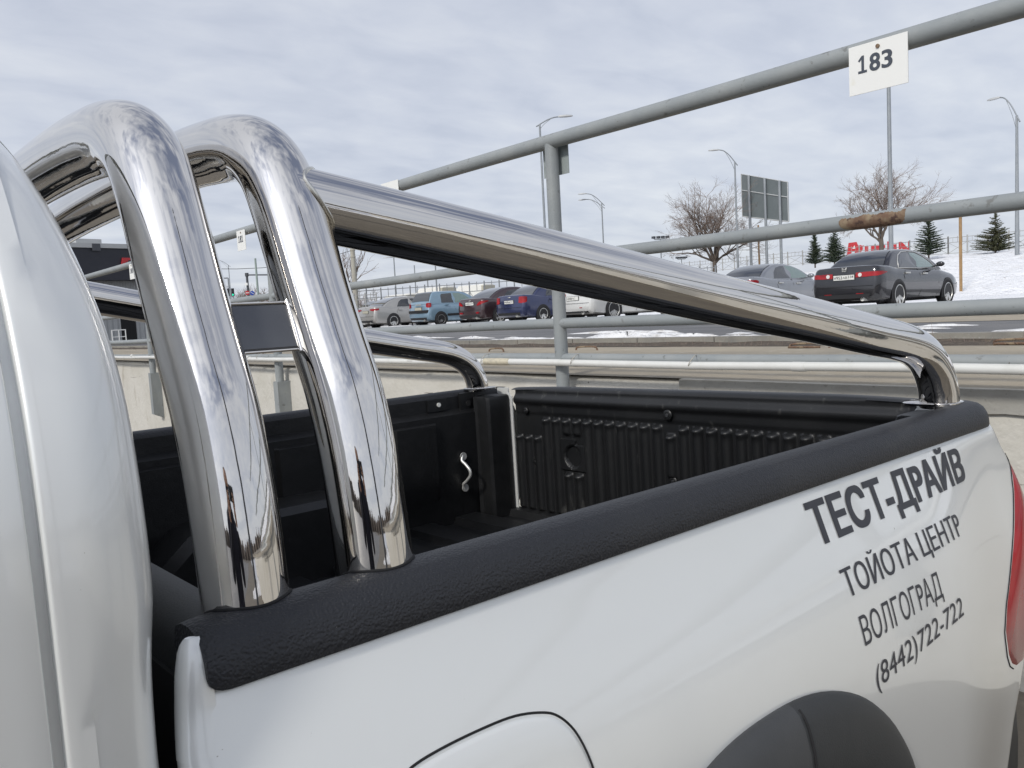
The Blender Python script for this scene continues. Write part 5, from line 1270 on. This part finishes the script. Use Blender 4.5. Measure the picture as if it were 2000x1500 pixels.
def conifer(base, h, r_, lab, seed, m, spars=0.0):
    rnd = random.Random(seed); base = Vector(base); t = empty('conifer', tuple(base), lab, 'tree', 'small conifers on the snowy embankment')
    b = MB(); b.tube([base - up * .2, base + up * h * .5, base + up * h], [.05, .035, .006], 7); b.build('trunk', M['bark'], t, True, base)
    b = MB(); z = .06 * h
    while z < h * .98:
        f_ = z / h; rad = r_ * (1 - f_) ** .8 * (1 if f_ < .55 else 1 - spars * .35) + .05; n = int(13 * (1 - f_) + 6)
        for k in range(n):
            if rnd.random() < .14 + spars * max(0, f_ - .45): continue
            a = rnd.uniform(0, 6.28); L_ = rad * rnd.uniform(.6, 1.12); p = base + up * z; ca, sa = math.cos(a), math.sin(a)
            m_ = max(3, int(L_ / .05))
            for j in range(m_):
                u = (j + .6) / m_; q = p + Vector((ca * L_ * u, sa * L_ * u, L_ * (.10 * u - .02) + (.06 * u * u)))
                for _ in range(9):
                    s_ = .085 * (1.15 - .55 * u); dv = Vector((rnd.gauss(0, 1), rnd.gauss(0, 1), rnd.gauss(-.1, .6))).normalized() * s_ * rnd.uniform(.7, 1.5); wv = Vector((rnd.gauss(0, 1), rnd.gauss(0, 1), rnd.gauss(0, 1))).normalized() * s_ * .28
                    b.add([q - wv, q + wv, q + dv], [(0, 1, 2)])
        z += h * .045
    b.build('crown', m, t, False, base)
conifer(at(1592, 517, 52), 2.0, .62, 'dark conifer, leftmost of the four, left of the red letters', 1, M['needle'])
conifer(at(1630, 514, 50), 2.15, .85, 'ragged dark conifer just left of the red letters', 2, M['needle'], .5)
conifer(at(1814, 501, 50), 3.0, 1.05, 'tall dark green conifer between the thick lamp pole and the ochre post', 3, M['needle'], .6)
conifer(at(1944, 493, 48), 2.35, 1.35, 'wide olive conifer with a thin top near the right edge', 4, M['needle_dry'], 1.0)

# ================================================================ behind the photographer (seen only mirrored in the steel)
b = MB(); rnd = random.Random(5); rows = []
for k in range(900):
    a = R(150) + R(170) * k / 899; rr = 75 + 3 * math.sin(k * .19); hgt = 3.6 + .7 * math.sin(k * .05) + .5 * math.sin(k * .21) + rnd.uniform(-.3, .5)
    rows.append([(rr * math.cos(a), rr * math.sin(a), -.1), (rr * math.cos(a), rr * math.sin(a), hgt * .6), ((rr + 2) * math.cos(a), (rr + 2) * math.sin(a), hgt)])
b.loft(rows); tag(b.build('far_treeline', M['bark'], None, True), 'distant leafless treeline reflected in the steel tubes', 'trees', kind='stuff')
sheet('yard_asphalt', -60, -3.2, -60, 40, .005, M['asphalt'])
b = MB(); patch(b, -.6, -4.2, .5, .35, .2, 77, .007); patch(b, 3.5, -9.5, 4.0, .7, .4, 78, .004)
tag(b.build('snow_heap', M['snow'], None, True), kind='structure')

# unseen pole added behind the photographer to mirror a dark streak into the hoops
p = Vector((.72, -2.7, 0)); b = MB(); b.tube([p, p + up * 3, p + up * 6.5], [.13, .12, .10], 18); tag(b.build('streak_pole', M['dark_steel'], None, True, tuple(p), 50), 'dark pole added out of view behind the photographer to mirror a streak in both hoops', 'pole')
# the photographer, standing behind the lens and holding the phone
def skin(name, verts, edges, radii, m, parent, O_):
    me = bpy.data.meshes.new(name); me.from_pydata([tuple(Vector(v) - O_) for v in verts], edges, []); o = bpy.data.objects.new(name, me); col.objects.link(o)
    md = o.modifiers.new('skin', 'SKIN'); md.use_smooth_shade = True; s2 = o.modifiers.new('sub', 'SUBSURF'); s2.levels = 2; s2.render_levels = 2
    for i, r_ in enumerate(radii): me.skin_vertices[0].data[i].radius = (r_, r_) if not isinstance(r_, tuple) else r_
    me.skin_vertices[0].data[0].use_root = True
    me.materials.append(m); o.parent = parent
    dg = bpy.context.evaluated_depsgraph_get(); me2 = bpy.data.meshes.new_from_object(o.evaluated_get(dg)); o.modifiers.clear(); o.data = me2
    for p in me2.polygons: p.use_smooth = True
    return o
vf = Vector((-CAMW[2][0], -CAMW[2][1], 0)).normalized(); vr = Vector((vf.y, -vf.x, 0))
PB = Vector((0, 0, 0)) - vf * .46 - vr * .06
person = empty('person', tuple(PB), 'person in a dark coat holding up a phone, mirrored in the chrome hoops', 'person')
def L(r_, f_, z): return PB + vr * r_ + vf * f_ + Vector((0, 0, z))
V = [L(0, 0, .95), L(0, -.01, 1.12), L(0, -.02, 1.30), L(0, -.01, 1.45), L(0, .01, 1.54), L(0, .03, 1.62), L(0, .03, 1.72),
     L(.17, 0, 1.42), L(.24, .10, 1.22), L(.13, .33, 1.42), L(-.17, 0, 1.42), L(-.24, .10, 1.22), L(-.08, .33, 1.44),
     L(.10, 0, .88), L(.11, .01, .50), L(.12, -.02, .10), L(.12, .12, .04), L(-.10, 0, .88), L(-.12, .02, .50), L(-.13, -.02, .10), L(-.13, .12, .04)]
E_ = [(0, 1), (1, 2), (2, 3), (3, 4), (4, 5), (5, 6), (3, 7), (7, 8), (8, 9), (3, 10), (10, 11), (11, 12), (0, 13), (13, 14), (14, 15), (15, 16), (0, 17), (17, 18), (18, 19), (19, 20)]
RR = [(.15, .12), (.15, .12), (.17, .13), (.12, .10), .055, (.085, .10), (.07, .08), .075, .055, .035, .075, .055, .035, .095, .065, .045, .04, .095, .065, .045, .04]
skin('body', V, E_, RR, M['coat_cloth'], person, PB)
skin('head', [L(0, .03, 1.585), L(0, .035, 1.63), L(0, .03, 1.68), L(0, .02, 1.735)], [(0, 1), (1, 2), (2, 3)], [.06, (.078, .092), (.08, .098), (.055, .07)], M['skin'], person, PB)
skin('hair', [L(0, -.02, 1.62), L(0, -.03, 1.70), L(0, .0, 1.765)], [(0, 1), (1, 2)], [.07, .088, .06], M['hair'], person, PB)
for s_ in (-1, 1):
    c = (.115 if s_ > 0 else -.095, .36, 1.455)
    vv = [L(c[0], c[1], c[2] - .03), L(c[0] - s_ * .005, c[1] + .03, c[2] + .02), L(c[0] - s_ * .01, c[1] + .045, c[2] + .06)]; ee_ = [(0, 1), (1, 2)]; rr_ = [.028, .030, .020]
    for k in range(4):
        i0 = len(vv); z_ = c[2] + .015 + k * .020
        vv += [L(c[0] - s_ * .015, c[1] + .06, z_), L(c[0] - s_ * .035, c[1] + .068, z_ + .002), L(c[0] - s_ * .055, c[1] + .058, z_ + .001)]; ee_ += [(2 if k > 1 else 1, i0), (i0, i0 + 1), (i0 + 1, i0 + 2)]; rr_ += [.0095, .009, .008]
    i0 = len(vv); vv += [L(c[0] - s_ * .02, c[1] + .02, c[2] + .01), L(c[0] - s_ * .045, c[1] + .03, c[2] + .025)]; ee_ += [(0, i0), (i0, i0 + 1)]; rr_ += [.010, .009]
    skin('hand', vv, ee_, rr_, M['skin'], person, PB)
b = MB(); pc = EYE - vf * .045 + Vector((0, 0, -.01)); mt = Matrix((vr, vf, (0, 0, 1))).transposed(); b.box(tuple(pc), (.150, .008, .074), mt)
tag(b.build('phone', M['black'], None, False), 'dark phone held level by the person in the dark coat', 'phone')
